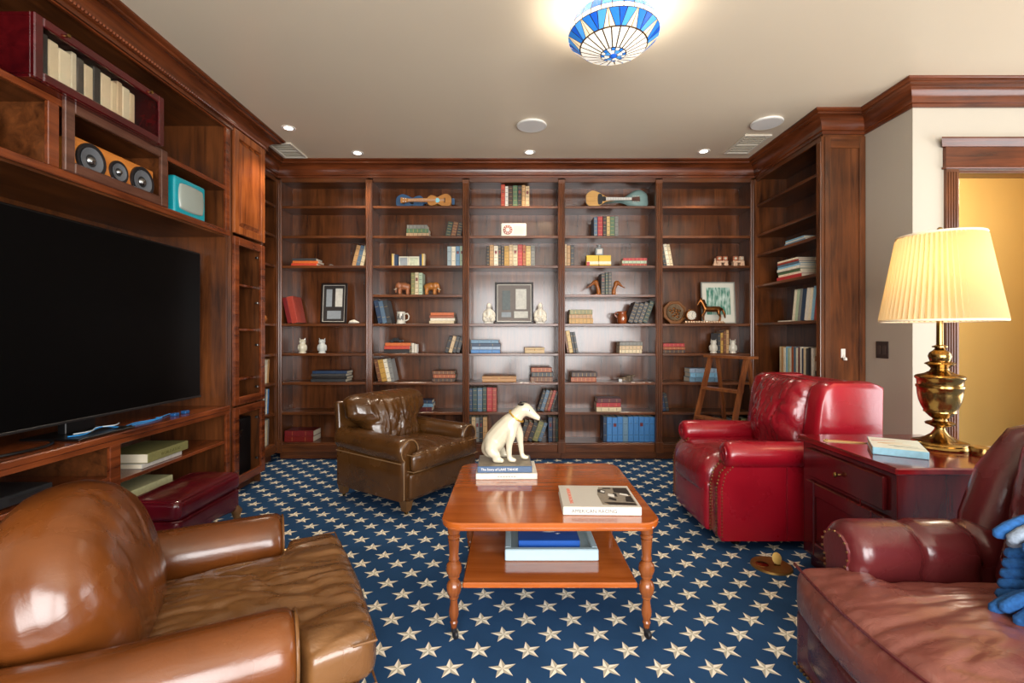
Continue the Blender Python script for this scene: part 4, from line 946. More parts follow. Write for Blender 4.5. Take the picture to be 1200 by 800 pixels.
row(bf_(8), ux(642.5), hi(2), 29*PXM, 'navy:29:1.2,dark brown:29:.9,dark green:28:.8', 'bottom shelf of '+B3, 'the pilaster', 0, 3)
# bay 4
row(bf_(1), ux(696), ux(725), 24.5*PXM, 'slate blue:24:.9,red:24:1.2,black:24.5:.9,straw:24:.8,green:24:1.1,grey banded:25:.9', 'second shelf of '+B4, 'blue end', 0, 5)
row(bf_(2), lo(3), ux(673), 25*PXM, 'buff:26:1,tan:25:1,dark grey:25:1', 'shelf with yellow boxes', 'side panel', 0, 4)
stack(bf_(2), ux(729), ux(758), 'brick red:3.2,pale green:3.3:.99,red:3.2:.97', 'shelf with yellow boxes', 6, .13)
row(bf_(3), ux(704.5), ux(717), 27*PXM, 'black:26:1.2,dark green:27:.9,charcoal:27:1', 'between the duck bookends', 'larger duck', 0, 7, .16)
stack(bf_(4), ux(667), ux(695), 'gold:6:1,tan:5:.98,olive:5.6:.96', 'shelf with the brown jug', 6)
row(bf_(4), ux(735), hi(3), 26.5*PXM, 'black:26:1.2,dark grey:26:1,charcoal:27:1,dark green:28:1.1', 'shelf with the brown jug', 'the pilaster', 20, 6)
row(bf_(5), lo(3), ux(678), 26*PXM, 'brown:26:.9,straw:27:1.5,black:25:1,dark grey:25:1', 'sixth shelf of '+B4, 'side panel', -10, 3)
stack(bf_(5), ux(726), ux(753), 'cream:4.4:.97,buff:4.4:.99,grey banded:4.6:1', 'sixth shelf of '+B4, 6)
stack(bf_(6), ux(669), ux(699), 'rust:5.6,dark brown:5.6', 'shelf with metal cannon model', 6)
stack(bf_(7), ux(699), ux(728), 'cream:5,red:5:.99,maroon:5.4:.97', 'second shelf from bottom, '+B4, 3)
row(bf_(8), ux(707), hi(3), 31*PXM, 'navy:30:.7,blue:30:1,blue:30:1,blue:30:1,steel blue:30:1,blue:31:1,blue:31:1,blue:31:1,blue:30:1,blue:30:1', 'bottom shelf of '+B4, 'the navy volume', 0, 2)
# bay 5
row(bf_(2), lo(4), ux(789), 27*PXM, 'dark grey:27:1,ivory:27:1,cream:26:.9', 'third shelf of '+B5, 'side panel', -10, 5)
stack(bf_(5), ux(777), ux(803), 'dark brown:4:1,rust:3.6:1,red:4:.97', 'shelf below the octagonal plaque', 5)
row(bf_(5), ux(841.5), ux(854.5), 26*PXM, 'dark grey:24:1,gold:25:1,brown:27:1,tan:28:1', 'between the white owls', 'darkest book', 0, 4)
stack(bf_(6), ux(808), ux(844), 'steel blue:5.4,light blue:5.2:.99,silver blue:5.2:.98', 'shelf seen through the ladder', 3)
row(bf_(7), lo(4), ux(784.5), 22*PXM, 'navy,dark grey', 'second shelf from bottom, '+B5, 'side panel', -10, 3)
row(bf_(8), ux(843), ux(866), 28*PXM, 'navy:28:1,dark teal:28:1,slate blue:28:1,dark green:27:1,dark grey:28:1', 'bottom shelf of '+B5, 'navy end', 0, 3)
row(bf_(8), ux(869), hi(4), 28*PXM, 'olive,dark brown', 'bottom shelf of '+B5, 'side panel', 0, 3)
# right return bookcase
def rf(k, y0): return Frame((XR+.05, y0, SR[k]+.0006), -pi/2)
SB = 'side bookcase'
stack(rf(2, 4.34), 0, .32, 'ivory:1.6,steel blue:1.6:.95,white:1.6:.9,light blue:1.4:.85', 'third shelf of '+SB, 0, .22, 'magazine')
stack(rf(3, 4.46), 0, .38, 'red:4.4,ivory:2.6:.95,green:2.8:.9,white:3:.92,light blue:2.4:.9,slate blue:2.2:.88,brick red:2:.86,ivory:2:.8', 'fourth shelf of '+SB, 0, .22, 'magazine')
row(rf(3, YE+.145), 0, .112, .27, 'teal,pale green,white,red,rust', 'fourth shelf of '+SB, 'end panel', 0, 0, .2)
row(rf(4, YE+.50), 0, .47, .285, 'ivory,pale green,grey,navy:33:1.4,white:33:1.2,ivory,light blue,brick red,buff,orange', 'fifth shelf of '+SB, 'end panel', 9, 0, .2)
book('thin white magazine lying flat on the fifth shelf of side bookcase', 'flat magazines', (XR+.06, 4.46, SR[4]+.0006), (0,0,-pi/2), .012, .22, .2, 'white', flat=True)
row(rf(5, 4.42), 0, .50, .275, 'cream,tan,ivory,light blue:32:.8,pale green,white,rust:32:.8,slate blue,ivory,maroon:32:.7,white,navy:32:.7,cream,charcoal,black,white', 'shelf behind the red recliner', 'cream end', 0, 0, .22, name='record')
stack(rf(5, 3.90), 0, .13, 'dark brown:5,black:5,buff:4,dark grey:5,brown:5,cream:4', 'shelf behind the red recliner', 0, .2)
# narrow corner bookcase
def lf(k, y0): return Frame((XL-.04, y0, S[k]+.0006), pi/2)
NB = 'narrow corner bookcase'
row(lf(6, 4.60), 0, .10, .24, 'ivory,tan', 'seventh shelf of '+NB, 'far shelves', 6, 0)
row(lf(7, 4.56), 0, .13, .25, 'white,slate blue,ivory,blue', 'second shelf from bottom, '+NB, 'far shelves', 4, 0)
row(lf(8, 4.56), 0, .13, .26, 'light blue,white,cream,grey', 'bottom shelf of '+NB, 'far shelves', 4, 0)
# big books in the media console
ww = thing('x', '', ''); bpy.data.objects.remove(ww)
cf = Frame((M-.02, 2.83, .4596), pi/2)
b0 = book('thin pale grey book beneath the olive green book on the console shelf', 'books in the media console', cf.pt(-.02, .02), (0,0,pi/2), .028, .34, .27, '#b9b6ae', flat=True); b0.location.z = .4596
bmat_g = plain('#a9a45c', .5, name='binding_olive', var=.08); BM['olive pale'] = bmat_g
b1 = book('large olive green book lying on the console shelf above the ottoman', 'books in the media console', (M-.02, 2.83, .4882), (0,0,pi/2+R(2)), .055, .37, .28, 'olive pale', flat=True)
text('title', 'WORLD ATLAS', .026, plain('#5c5a2c', .6, name='dull_olive_ink'), b1, (.2, -.0006, .0275), (pi/2, 0, 0))
z = .1256
for k, (c, th) in enumerate((('dark brown', .085), ('grey', .08), ('#b5b38a', .06))):
    book(['dark brown', 'grey', 'pale sage green'][k]+' large book stacked in the console bottom behind the ottoman', 'books in the media console', (M-.05, 2.68, z), (0,0,pi/2), th-.001, .40, .30, c, flat=True); z += th
# ---- coffee table books
TB = 'books on the coffee table'
ivm = bmat('ivory')
BM['whiteg'] = plain('#e6e6e4', .3, var=.02, name='binding_white'); BM['bluesp'] = plain('#2c4a6c', .35, var=.15, name='binding_bluespine'); BM['racing'] = plain('#cfc9bd', .35, var=.04, name='binding_racing')
zb = TZ+.0006
wb = book('large white book under the dog statue on the coffee table', TB, (-.187, 2.47, zb), (0,0,R(1)), .030, .318, .25, 'whiteg', flat=True)
for k in range(7): bx('spine_print', plain('#9a9a96', .6, name='grey_ink'), wb, .112+k*.014, .112+k*.014+.010, -.0006, .0004, .012, .018, 0)
bb = book('dark blue spined photo book on the white book, under the dog statue', TB, (-.18, 2.485, zb+.0305), (0,0,R(1)), .034, .285, .235, 'bluesp', flat=True)
text('title', 'The Story of LAKE TAHOE', .017, white, bb, (.115, -.0006, .017), (pi/2, 0, 0))
# printed cover photograph: a speckled brown and grey landscape
cph = plain('#8b7f6c', .35, var=.75, sc=22, name='cover_landscape'); bx('cover_print', cph, bb, .004, .281, .004, .23, .0336, .0342, 0)
rb_ = book('white picture book titled American Racing lying near the table edge', TB, (.212, 1.985, zb), (0,0,R(-1.5)), .034, .325, .285, 'racing', flat=True)
gi = plain('#a9acad', .5, name='pale_grey_ink'); ri_ = plain('#d8694f', .5, name='red_ink'); ki = plain('#2c2622', .5, name='black_ink', var=.4, sc=60); gi2 = plain('#8c8273', .5, name='sepia_ink', var=.3, sc=50)
text('title', 'AMERICAN RACING', .021, plain('#4c4f52', .5, name='spine_ink'), rb_, (.13, -.0006, .017), (pi/2, 0, 0))
text('cover_title', 'AMERICAN RACING', .022, ri_, rb_, (.04, .14, .0345), (0, 0, -pi/2))
def flatpoly(nm, mat, par, pts, z):
    mb = MB(); n = len(pts); mb.loft([[(x, y, z) for x, y in pts], [(x, y, z+.0005) for x, y in pts]]); return mb.build(nm, mat, par, smooth=0)
flatpoly('cover_photo', gi2, rb_, [(.17,.03),(.315,.02),(.315,.255),(.185,.26),(.165,.16)], .0342)
for pts in ([(.18,.06),(.20,.03),(.31,.025),(.31,.05),(.22,.06)], [(.172,.19),(.2,.17),(.21,.21),(.195,.23),(.176,.225)], [(.245,.19),(.312,.15),(.312,.25),(.25,.25)], [(.275,.07),(.31,.06),(.31,.14),(.285,.13)], [(.20,.235),(.24,.235),(.238,.25),(.205,.252)], [(.205,.10),(.235,.075),(.24,.10),(.215,.125)], [(.235,.14),(.25,.13),(.252,.17),(.238,.18)]):
    flatpoly('cover_photo', ki, rb_, pts, .0348)
for pts in ([(.185,.195),(.20,.18),(.205,.2),(.19,.215)], [(.21,.14),(.235,.12),(.24,.155),(.215,.17)], [(.265,.16),(.30,.14),(.30,.16),(.268,.175)]): flatpoly('cover_photo', white, rb_, pts, .0354)
# tray with blue book on the lower shelf
pb = plain('#a9c0c8', .3, name='tray_paint', var=.05)
ty = thing('tray', 'pale blue grey square tray on the lower shelf of the coffee table', 'tray', (.18, 2.36, .2266))
bx('tray_base', pb, ty, -.184, .184, -.172, .172, 0, .022, 0)
for (a, b, c, d_) in ((-.212, .212, -.20, -.172), (-.212, .212, .172, .20), (-.212, -.184, -.172, .172), (.184, .212, -.172, .172)): bx('rim', pb, ty, a, b, c, d_, 0, .052, .004)
BM['cobalt'] = plain('#1f4f9e', .3, var=.15, sc=14, name='binding_cobalt')
cb_ = book('cobalt blue book lying in the pale tray under the tabletop', TB, (.03, 2.215, .2494), (0,0,0), .046, .285, .30, 'cobalt', flat=True)
for (x, y, k) in ((.15, .1, .03), (.22, .14, .02), (.19, .08, .012)): flatpoly('cover_mark', white, cb_, [(x-k, y), (x, y-.003), (x+k, y+.002), (x, y+.005)], .0462)
# book and letter opener on the red cabinet
cbk = book('pale blue book with coloured pencils cover on the red cabinet', TB, (1.735, 2.005, .7006), (0,0,R(60)), .033, .20, .27, '#8cc0d6', flat=True)
cbk.location = (1.66, 2.20, .7006); cbk.rotation_euler = (0, 0, R(-32))
bx('cover_print', plain('#e3e8dc', .4, name='cover_pale'), cbk, .002, .198, .004, .267, .0326, .0332, 0)
for k, (c, a, y0_) in enumerate((('#c25a3a', .5, .19), ('#c99a4a', .45, .14), ('#d9b78f', .1, .12), ('#6d7468', .05, .085), ('#8b9488', -.05, .06))):
    x = .06+.02*k; q = [(x-.05*cos(a)-.004*sin(a), y0_-.05*sin(a)), (x+.05*cos(a), y0_+.05*sin(a)), (x+.06*cos(a)-.004, y0_+.056*sin(a)+.003), (x-.05*cos(a)-.006, y0_-.05*sin(a)+.008)]; flatpoly('cover_pencil', plain(c, .5, name='pencil_%d' % k), cbk, q, .0333)
# ================================================================== ORNAMENTS ON THE SHELVES
def at(u, sh, dy=.06): Y = F+dy; return ((u-600)*Y/FPX, Y, S[sh]+.0006)
def orn(name, label, cat, u, sh, dy=.08, rz=0, grp=None): return thing(name, label, cat, at(u, sh, dy), rz, grp)
K = PXM
def pframe(label, u, sh, w, h, fm, liner, matm, cards, dy=.15, t=.022, fw=.02):
    o = orn('picture_frame', label, 'frame', u, sh, dy); o.rotation_euler = (R(-5), 0, 0); hw = w/2
    for (a, b, c, d_) in ((-hw, hw, 0, fw), (-hw, hw, h-fw, h), (-hw, -hw+fw, fw, h-fw), (hw-fw, hw, fw, h-fw)): bx('frame_rail', fm, o, a, b, -t, 0, c, d_, .003)
    l = .006; i = hw-fw
    for (a, b, c, d_) in ((-i, i, fw, fw+l), (-i, i, h-fw-l, h-fw), (-i, -i+l, fw+l, h-fw-l), (i-l, i, fw+l, h-fw-l)): bx('liner', liner, o, a, b, -t*.75, -.004, c, d_, .001)
    bx('mat_board', matm, o, -i, i, -.008, -.003, fw, h-fw, 0)
    for (m, a, b, c, d_) in cards: bx('card', m, o, -hw+a*w, -hw+b*w, -.0105, -.008, c*h, d_*h, 0)
    return o
fblk = plain('#1c120d', .3, name='frame_black'); silv = plain('#c9c4b8', .3, .3, name='silver_liner'); matd = plain('#2a2421', .8, name='mat_dark'); matg = plain('#7a726c', .8, name='mat_grey'); crd = plain('#c9c6ba', .6, name='card_pale', var=.3, sc=40); crg = plain('#8b9296', .5, name='card_grey', var=.2, sc=30); crd2 = plain('#5b6462', .5, name='card_dark', var=.3, sc=30)
pframe('black framed plaque with three cards on the bay beside cabinet tower', 391, 4, 31*K, 49*K, fblk, silv, matd, [(crg, .2, .42, .42, .85), (crd, .55, .82, .42, .87), (crg, .25, .78, .12, .32)])
pframe('large dark framed plaque with grey mat between the white seated figures', 602.5, 4, 46*K, 50*K, fblk, silv, matg, [(crd2, .19, .40, .33, .80), (crd, .54, .82, .35, .84), (crd, .50, .86, .14, .30), (crg, .17, .42, .16, .28)], fw=.022)
grn, nt, b = newmat('green_forest_print'); tc = N(nt, 'ShaderNodeTexCoord'); mp = N(nt, 'ShaderNodeMapping'); mp.inputs['Scale'].default_value = (30, 8, 7); nz = N(nt, 'ShaderNodeTexNoise'); nz.inputs['Detail'].default_value = 4; nz.inputs['Scale'].default_value = 1.4
L(nt, tc.outputs['Object'], mp.inputs[0]); L(nt, mp.outputs[0], nz.inputs[0]); cr = N(nt, 'ShaderNodeValToRGB'); cr.color_ramp.elements[0].position = .42; cr.color_ramp.elements[1].position = .68; cr.color_ramp.elements[0].color = lin('#3a7d66'); cr.color_ramp.elements[1].color = lin('#cfe0d4'); L(nt, nz.outputs['Fac'], cr.inputs[0]); L(nt, cr.outputs[0], b.inputs['Base Color']); b.inputs['Roughness'].default_value = .4
pw_m = plain('#d8d4c4', .6, name='mat_white', var=.03); pframe('white matted green forest print behind the bronze horse', 842, 4, 41*K, 51*K, plain('#8b8a80', .4, name='frame_pewter'), plain('#cfcbbd', .5, name='liner_white'), pw_m, [(grn, .16, .86, .22, .87)], dy=.20, fw=.010)
# seated white figures
def figure(label, u, sh, h, m):
    o = orn('figurine', label, 'figurine', u, sh, .09, 0, 'white seated figures'); s = h/.2
    MB().box(-.055, .055, -.04, .04, 0, .02, .006).build('base', m, o)
    skin('body', [[(0,0,.04,.055),(0,0,.08,.05),(0,0,.12,.048),(0,0,.148,.026),(0,-.008,.172,.034),(0,-.004,.186,.030)], [(0,0,.12,.048),(.05,-.005,.105,.022),(.055,-.02,.065,.024),(.02,-.04,.055,.022)], [(0,0,.12,.048),(-.05,-.005,.105,.022),(-.055,-.02,.065,.024),(-.02,-.04,.055,.022)], [(0,0,.04,.055),(.055,-.03,.04,.028),(.04,-.05,.02,.02)], [(0,0,.04,.055),(-.055,-.03,.04,.028),(-.04,-.05,.02,.02)]], m, o, sc=1)
    o.scale = (s*.9, s*.9, s); return o
figure('white ceramic seated figure with bowed head beside large plaque frame', 573, 4, 22*K, ceram); figure('white ceramic seated figure with raised head, nearest mandolin bay', 633, 4, 22*K, ceram)
# owls
def owl(label, u, sh, h, m, grp):
    o = orn('owl_figurine', label, 'figurine', u, sh, .08, RND.uniform(-.3, .3), grp); s = h/.15
    b = MB().lathe([(0,0),(.036,0),(.036,.012),(.03,.016),(.038,.04),(.04,.065),(.034,.09),(.027,.1),(.033,.115),(.032,.132),(.02,.142),(0,.144)], 16).build('body', m, o, smooth=60)
    for k in (-1, 1): MB().loft([[(k*.02+.01*cos(a), .008*sin(a), .134) for a in (0, 2.1, 4.2)], [(k*.03+.001*cos(a), .001*sin(a), .157) for a in (0, 2.1, 4.2)]]).build('ear', m, o); MB().ball((k*.013, -.03, .118), .008, 8, 6).build('eye', m, o); MB().ball((k*.036, 0, .055), .02, 8, 6, (.6, 1, 1.7)).build('wing', m, o)
    o.scale = (s, s, s)
owl('ivory owl figurine on the bay beside cabinet tower, nearer the tower', 354.5, 5, 17*K, ceramo, 'owls by the tower'); owl('grey white owl figurine next to the ivory owl', 377.5, 5, 17*K, plain('#c3c6c0', .4, name='stone_grey'), 'owls by the tower')
owl('white owl bookend beside the darkest book under the horse clock', 836, 5, 16*K, ceram, 'owl bookends'); owl('white owl bookend beside the tall tan book', 858.5, 5, 16*K, ceram, 'owl bookends')
o = orn('mouse_figurine', 'small white ceramic mouse lying beside the black framed plaque', 'figurine', 415, 4, .07)
skin('body', [[(-.035,0,.018,.016),(0,0,.022,.022),(.03,0,.016,.012),(.048,0,.012,.006)], [(-.035,0,.018,.016),(-.06,.01,.006,.004)]], ceram, o)
o = orn('pebble', 'small grey stone on the third shelf beside the tower bay stack', 'stone', 388, 2, .07); MB().ball((0,0,.011), .022, 10, 6, (1, .8, .5)).build('stone', plain('#5a4f48', .8, name='stone'), o)
o = orn('figurine', 'dark blue glazed figurine on the shelf behind the brown club chair', 'figurine', 424, 7, .08); skin('body', [[(0,0,.02,.03),(0,0,.06,.032),(0,0,.11,.022),(0,0,.14,.026)], [(0,0,.11,.022),(.04,-.01,.08,.012)], [(0,0,.11,.022),(-.04,-.01,.08,.012)]], plain('#2a3850', .2, name='blue_glaze'), o)
# elephants
def elephant(label, u, sh, sx, m):
    o = orn('elephant_bookend', label, 'bookend', u, sh, .09, 0, 'elephant bookends'); o.scale = (sx, 1, 1)
    skin('body', [[(.04,0,.075,.04),(0,0,.082,.045),(-.035,0,.09,.034),(-.055,0,.095,.03),(-.075,0,.06,.014),(-.078,0,.025,.010)], [(.04,0,.075,.04),(.045,.022,.03,.018),(.045,.022,.008,.018)], [(.04,0,.075,.04),(.045,-.022,.03,.018),(.045,-.022,.008,.018)], [(-.035,0,.09,.034),(-.035,.022,.03,.017),(-.035,.022,.008,.017)], [(-.035,0,.09,.034),(-.035,-.022,.03,.017),(-.035,-.022,.008,.017)]], m, o)
    for k in (-1, 1): MB().ball((-.04, k*.036, .095), .026, 10, 7, (1, .3, 1.15)).build('ear', m, o); MB().tube([(-.066, k*.016, .07), (-.085, k*.018, .055), (-.095, k*.018, .058)], [.005, .004, .002], 6).build('tusk', ceramo, o)
em = plain('#9a5f3c', .4, name='elephant_brown', var=.4, sc=40); em2 = plain('#a8692c', .35, name='elephant_amber', var=.4, sc=30)
elephant('carved reddish brown elephant bookend, trunk away from the books', 473, 3, 1, em); elephant('amber wood elephant bookend beside the pale green book', 505.5, 3, -1, em2)
# ducks
def duck(label, u, sh, sx, s):
    o = orn('duck_bookend', label, 'bookend', u, sh, .09, 0, 'duck bookends'); o.scale = (sx*s, s, s); dw = MATS.get('duck_wood') or wood('duck_wood', '#6a3415', '#b06a2c', 'z', .3)
    skin('head', [[(.03,0,.0,.026),(.026,0,.03,.022),(.015,0,.065,.02),(0,0,.098,.032),(-.02,0,.095,.022),(-.05,0,.07,.010),(-.085,0,.05,.005)]], dw, o)
    MB().box(-.01, .05, -.035, .035, 0, .008, .002).build('base', dw, o)
duck('larger carved wooden duck head bookend beside black book', 698, 3, 1, 1.05); duck('slim carved wooden duck head bookend beside the charcoal book', 722.5, 3, -1, 1.0)
# stein, jug
o = orn('beer_stein', 'white ceramic stein with dark print beside the dark grey leaning book', 'mug', 470, 4, .10); b = MB().lathe([(0,0),(.045,0),(.047,.01),(.042,.02),(.04,.11),(.043,.122),(.038,.122),(.036,.02),(0,.015)], 22).build('body', ceram, o, smooth=50)
MB().tube([(.04,0,.10),(.065,0,.105),(.08,0,.08),(.075,0,.045),(.042,0,.03)], .007, 8).build('handle', ceram, o, smooth=70)
for a in range(-4, 3): MB().box(-.006, .006, -.0415, -.0395, .035+.01*(a % 2), .06+.02*(a % 3), 0, X=Tm((0,0,0), (0,0,a*.33))).build('print', plain('#5b5a58', .6, name='stein_print'), b, smooth=0)
o = orn('jug', 'glossy reddish brown pottery jug with white emblem beside leaning dark books', 'jug', 729, 4, .10); jm = plain('#8e4620', .2, name='jug_glaze', var=.25, sc=8); b = MB().lathe([(0,0),(.042,0),(.05,.03),(.052,.06),(.045,.09),(.04,.105),(.046,.125),(.04,.125),(.036,.105),(0,.09)], 22).build('body', jm, o, smooth=60); MB().tube([(-.042,0,.115),(-.065,0,.115),(-.075,0,.09),(-.052,0,.065)], .007, 8).build('handle', jm, o)
for w_, h_ in ((.024, .006), (.006, .036)): MB().box(-w_/2, w_/2, -.054, -.0505, .052-h_/2, .052+h_/2).build('emblem', white, b, smooth=0)
# radio
o = orn('radio', 'small white table radio with round brown dial on the second shelf', 'radio', 602, 1, .05); MB().box(-.128, .128, 0, .11, 0, .135, .008).build('case', ceram, o, smooth=0)
d = MB().lathe([(0,.008),(.03,.008),(.046,.004),(.048,0),(0,0)], 24, Tm((-.06, 0, .068), (pi/2, 0, 0))).build('dial', plain('#8a4a3a', .4, name='dial_brown'), o); MB().lathe([(0,.004),(.02,.003),(.02,0),(0,0)], 16, Tm((-.06, -.0082, .068), (pi/2, 0, 0))).build('dial_cap', ceram, d)
for k in range(12): MB().box(-.05+.03*cos(0), -.05+.03*cos(0)+.002, -.001, 0, 0, .006).v if False else None
for k in range(10): a = 2*pi*k/10; MB().box(-.002, .002, -.0012, .0, .028, .042, 0, Tm((-.06, -.0085, .068), (0, a, 0))).build('dial_mark', white, d, smooth=0)
for k in range(9): bx('grille_slot', plain('#b5ad98', .6, name='grille'), o, .0, .115, -.0008, .0, .025+.0095*k, .029+.0095*k, 0)
# boxes
def woodbox(label, u0, u1, sh, hpx, c, d_=.1):
    o = orn('wooden_box', label, 'box', (u0+u1)/2, sh, .06); hw = (u1-u0)/2*K; h = hpx*K; m = plain(c, .5, name='box_'+c, var=.12, sc=20)
    MB().box(-hw, hw, 0, d_, 0, h*.62, .002).build('body', m, o, smooth=0); MB().box(-hw-.002, hw+.002, -.002, d_+.002, h*.64, h, .003).build('lid', m, o, smooth=0)
    bx('clasp', gold, o, -.006, .006, -.004, -.0005, h*.45, h*.75, 0)
woodbox('small cream wooden box on the shelf under the large plaque frame', 615, 638, 5, 6.5, '#c8ac80'); woodbox('long flat tan wooden box beside the brown book stack', 565, 605, 6, 6.5, '#b98a5a', .14)
# ukulele
def outline(pts, n=6):
    P_ = [Vector(p) for p in pts]; o = []; m = len(P_)
    for i in range(m):
        p0, p1, p2, p3 = P_[i-1], P_[i], P_[(i+1) % m], P_[(i+2) % m]
        for k in range(n): u = k/n; o.append(tuple(.5*((2*p1)+(p2-p0)*u+(2*p0-5*p1+4*p2-p3)*u*u+(3*p1-p0-3*p2+p3)*u**3)))
    return o
def ukulele(name, label, u, sh, dy, sc, mir, m, hole, tilt, grp):
    o = orn(name, label, 'instrument', u, sh, dy, 0, grp); o.scale = (sc*mir, sc, sc); o.location.z += .007; o.rotation_euler = (R(-6), R(tilt)*mir, 0)
    ol = outline([(.0,.07),(.0,.10),(.03,.125),(.07,.118),(.10,.105),(.14,.125),(.19,.14),(.235,.115),(.245,.07),(.235,.025),(.19,0),(.14,.015),(.10,.035),(.07,.022),(.03,.015),(.0,.04)])
    b = MB().loft([[(x, y, z) for x, z in ol] for y in (0, .055)]).build('body', m, o, smooth=40)
    MB().lathe([(0,0),(.024,0),(.024,.0015),(0,.0015)], 20, Tm((.10, 0, .07), (pi/2, 0, 0))).build('sound_hole', hole, b); bx('bridge', plain('#5a3a1e', .5, name='bridge_brown'), b, .17, .182, -.008, 0, .045, .095, .002)
    nk = MB().loft([[(x, y, z) for y, z in ((-.008, .07-w_), (-.008, .07+w_), (.012, .07+w_*.7), (.012, .07-w_*.7))] for x, w_ in ((.085, .022), (-.02, .02), (-.20, .015))]).build('neck', m, o, smooth=0)
    hd = MB().prism([(-.20,.052),(-.20,.088),(-.275,.1),(-.28,.092),(-.28,.046),(-.275,.04)], -.006, .008).build('headstock', m, o, smooth=0)
    for x in (-.225, -.25):
        for z in (.055, .085): MB().ball((x, -.009, z), .006, 6, 5).build('tuning_peg', white, hd)
    for z in (.06, .067, .073, .08): MB().tube([(-.2, -.0095, z), (.175, -.0095, z)], .0006, 4).build('string', white, nk)
ukw = wood('ukulele_wood', '#9a5f2a', '#cf9450', 'x', .3); ukulele('ukulele', 'honey coloured ukulele with turquoise sound hole lying on top shelf', 501, 0, .07, .98, 1, ukw, plain('#7fd0dc', .4, name='hole_turquoise'), 0, 'small guitars')
ukulele('ukulele', 'dark blue ukulele half hidden behind the honey coloured ukulele', 496, 0, .16, 1.15, -1, plain('#3f5f80', .35, name='blue_lacquer'), black, 0, 'small guitars')
# mandolin and lute
def teardrop(L_, r): return outline([(0,r),(0.02*L_,r*1.55),(.2*L_,r*1.98),(.42*L_,r*1.8),(.7*L_,r*1.25),(L_,r*1.08),(L_,r*.92),(.7*L_,r*.75),(.42*L_,r*.2),(.2*L_,r*.02),(.02*L_,r*.45)])
o = orn('mandolin', 'tan mandolin with black pickguard lying on the top shelf', 'instrument', 687, 0, .07, 0); o.rotation_euler = (R(-4), 0, 0)
ol = teardrop(.30, .088); mw = wood('mandolin_wood', '#b07d3c', '#d9aa62', 'x', .3); b = MB().loft([[(.15+(x-.15)*k, y, .088+(z-.088)*k) for x, z in ol] for y, k in ((0, 1), (.03, .98), (.07, .7), (.09, .3))]).build('body', mw, o, smooth=50)
flatp = MB().prism(outline([(.12,.04),(.12,.13),(.15,.142),(.165,.12),(.16,.09),(.165,.055),(.15,.035)], 4), -.002, 0).build('pickguard', black, b, smooth=0); MB().lathe([(0,0),(.026,0),(.026,.003),(0,.003)], 20, Tm((.18, 0, .09), (pi/2, 0, 0))).build('sound_hole', black, b)
n_ = MB().loft([[(x, y, z) for y, z in ((-.010, .088-w_), (-.010, .088+w_), (.012, .088+w_*.7), (.012, .088-w_*.7))] for x, w_ in ((.20, .016), (.36, .014), (.46, .013))]).build('fingerboard', plain('#c9c5bb', .4, name='fretboard_pale'), o, smooth=0)
for k in range(9): bx('fret', steel, n_, .22+k*.026, .2215+k*.026, -.0115, -.0101, .075, .101, 0)
hd = MB().prism([(.46,.075),(.46,.101),(.54,.112),(.545,.066)], -.008, .008).build('headstock', plain('#4a2416', .4, name='headstock_dark'), o, smooth=0)
for x in (.475, .495, .515, .53):
    for z in (.062, .116): MB().ball((x, -.004, z), .006, 6, 5).build('tuning_peg', ceram, hd)
o = orn('lute', 'pale grey green bowl back lute standing behind the mandolin neck', 'instrument', 760, 0, .17, 0); o.rotation_euler = (R(-6), R(-3), 0)
lt = plain('#86a09a', .45, name='lute_green', var=.12, sc=6); ol = [(-x, z) for x, z in teardrop(.37, .112)]; MB().loft([[(-.18+(x+.18)*k, y, .115+(z-.115)*k) for x, z in ol] for y, k in ((-.06, .25), (-.045, .7), (-.01, .97), (0, 1))]).build('bowl_back', lt, o, smooth=60)
MB().loft([[(x, y, z) for y, z in ((-.012, .115-w_), (-.012, .115+w_), (.01, .115+w_), (.01, .115-w_))] for x, w_ in ((-.34, .018), (-.50, .015))]).build('neck', plain('#6f7f72', .4, name='lute_neck'), o, smooth=0)
# diptych of photographs with bookend slabs
o = orn('photo_diptych', 'folding double photo frame with cream and navy end slabs', 'frame', 478.5, 2, .07); yl_ = plain('#d9b456', .5, name='slab_yellow'); 
for (a, b, h_, m) in ((459, 460.4, 15, yl_), (460.5, 461.9, 15, bmat('cream')), (462, 466.2, 14, bmat('navy')), (491.6, 494.4, 14, bmat('navy')), (494.5, 496, 15, yl_), (496.1, 497.6, 15, bmat('cream'))): bx('end_slab', m, o, (a-478.5)*K, (b-478.5)*K, 0, .07, 0, h_*K, .001)
for (a, b, m) in ((467, 478.3, crg), (478.7, 491.2, plain('#b9bda0', .5, name='photo_mixed', var=.6, sc=50))):
    f_1 = bx('frame', plain('#dcd6be', .5, name='frame_cream'), o, (a-478.5)*K, (b-478.5)*K, .01, .03, 0, 12*K, .002); bx('photo', m, f_1, (a+1.2-478.5)*K, (b-1.2-478.5)*K, .0085, .0099, 1.4*K, 10.6*K, 0)
# little things on stack, white bookend
o = orn('toy_car', 'small black toy car on top of the orange book stack', 'toy', 464, 5, .09); o.location.z += 12.2*K+.001
MB().prism([(-.07,.012),(-.068,.028),(-.04,.032),(-.025,.048),(.02,.048),(.04,.03),(.068,.026),(.07,.012)], 0, .05).build('car_body', black, o, smooth=0)
for x in (-.042, .042):
    for y in (-.002, .045): MB().lathe([(0,0),(.013,0),(.013,.007),(0,.007)], 12, Tm((x, y+.006, .013), (pi/2, 0, 0))).build('wheel', darkm, o)
o = orn('bookend', 'pair of white stone blocks beside the orange book stack', 'bookend', 485.5, 5, .09); bx('block', ceram, o, -.028, -.002, 0, .08, 0, .10, .004); bx('block', ceram, o, .0, .028, 0, .08, 0, .09, .004)
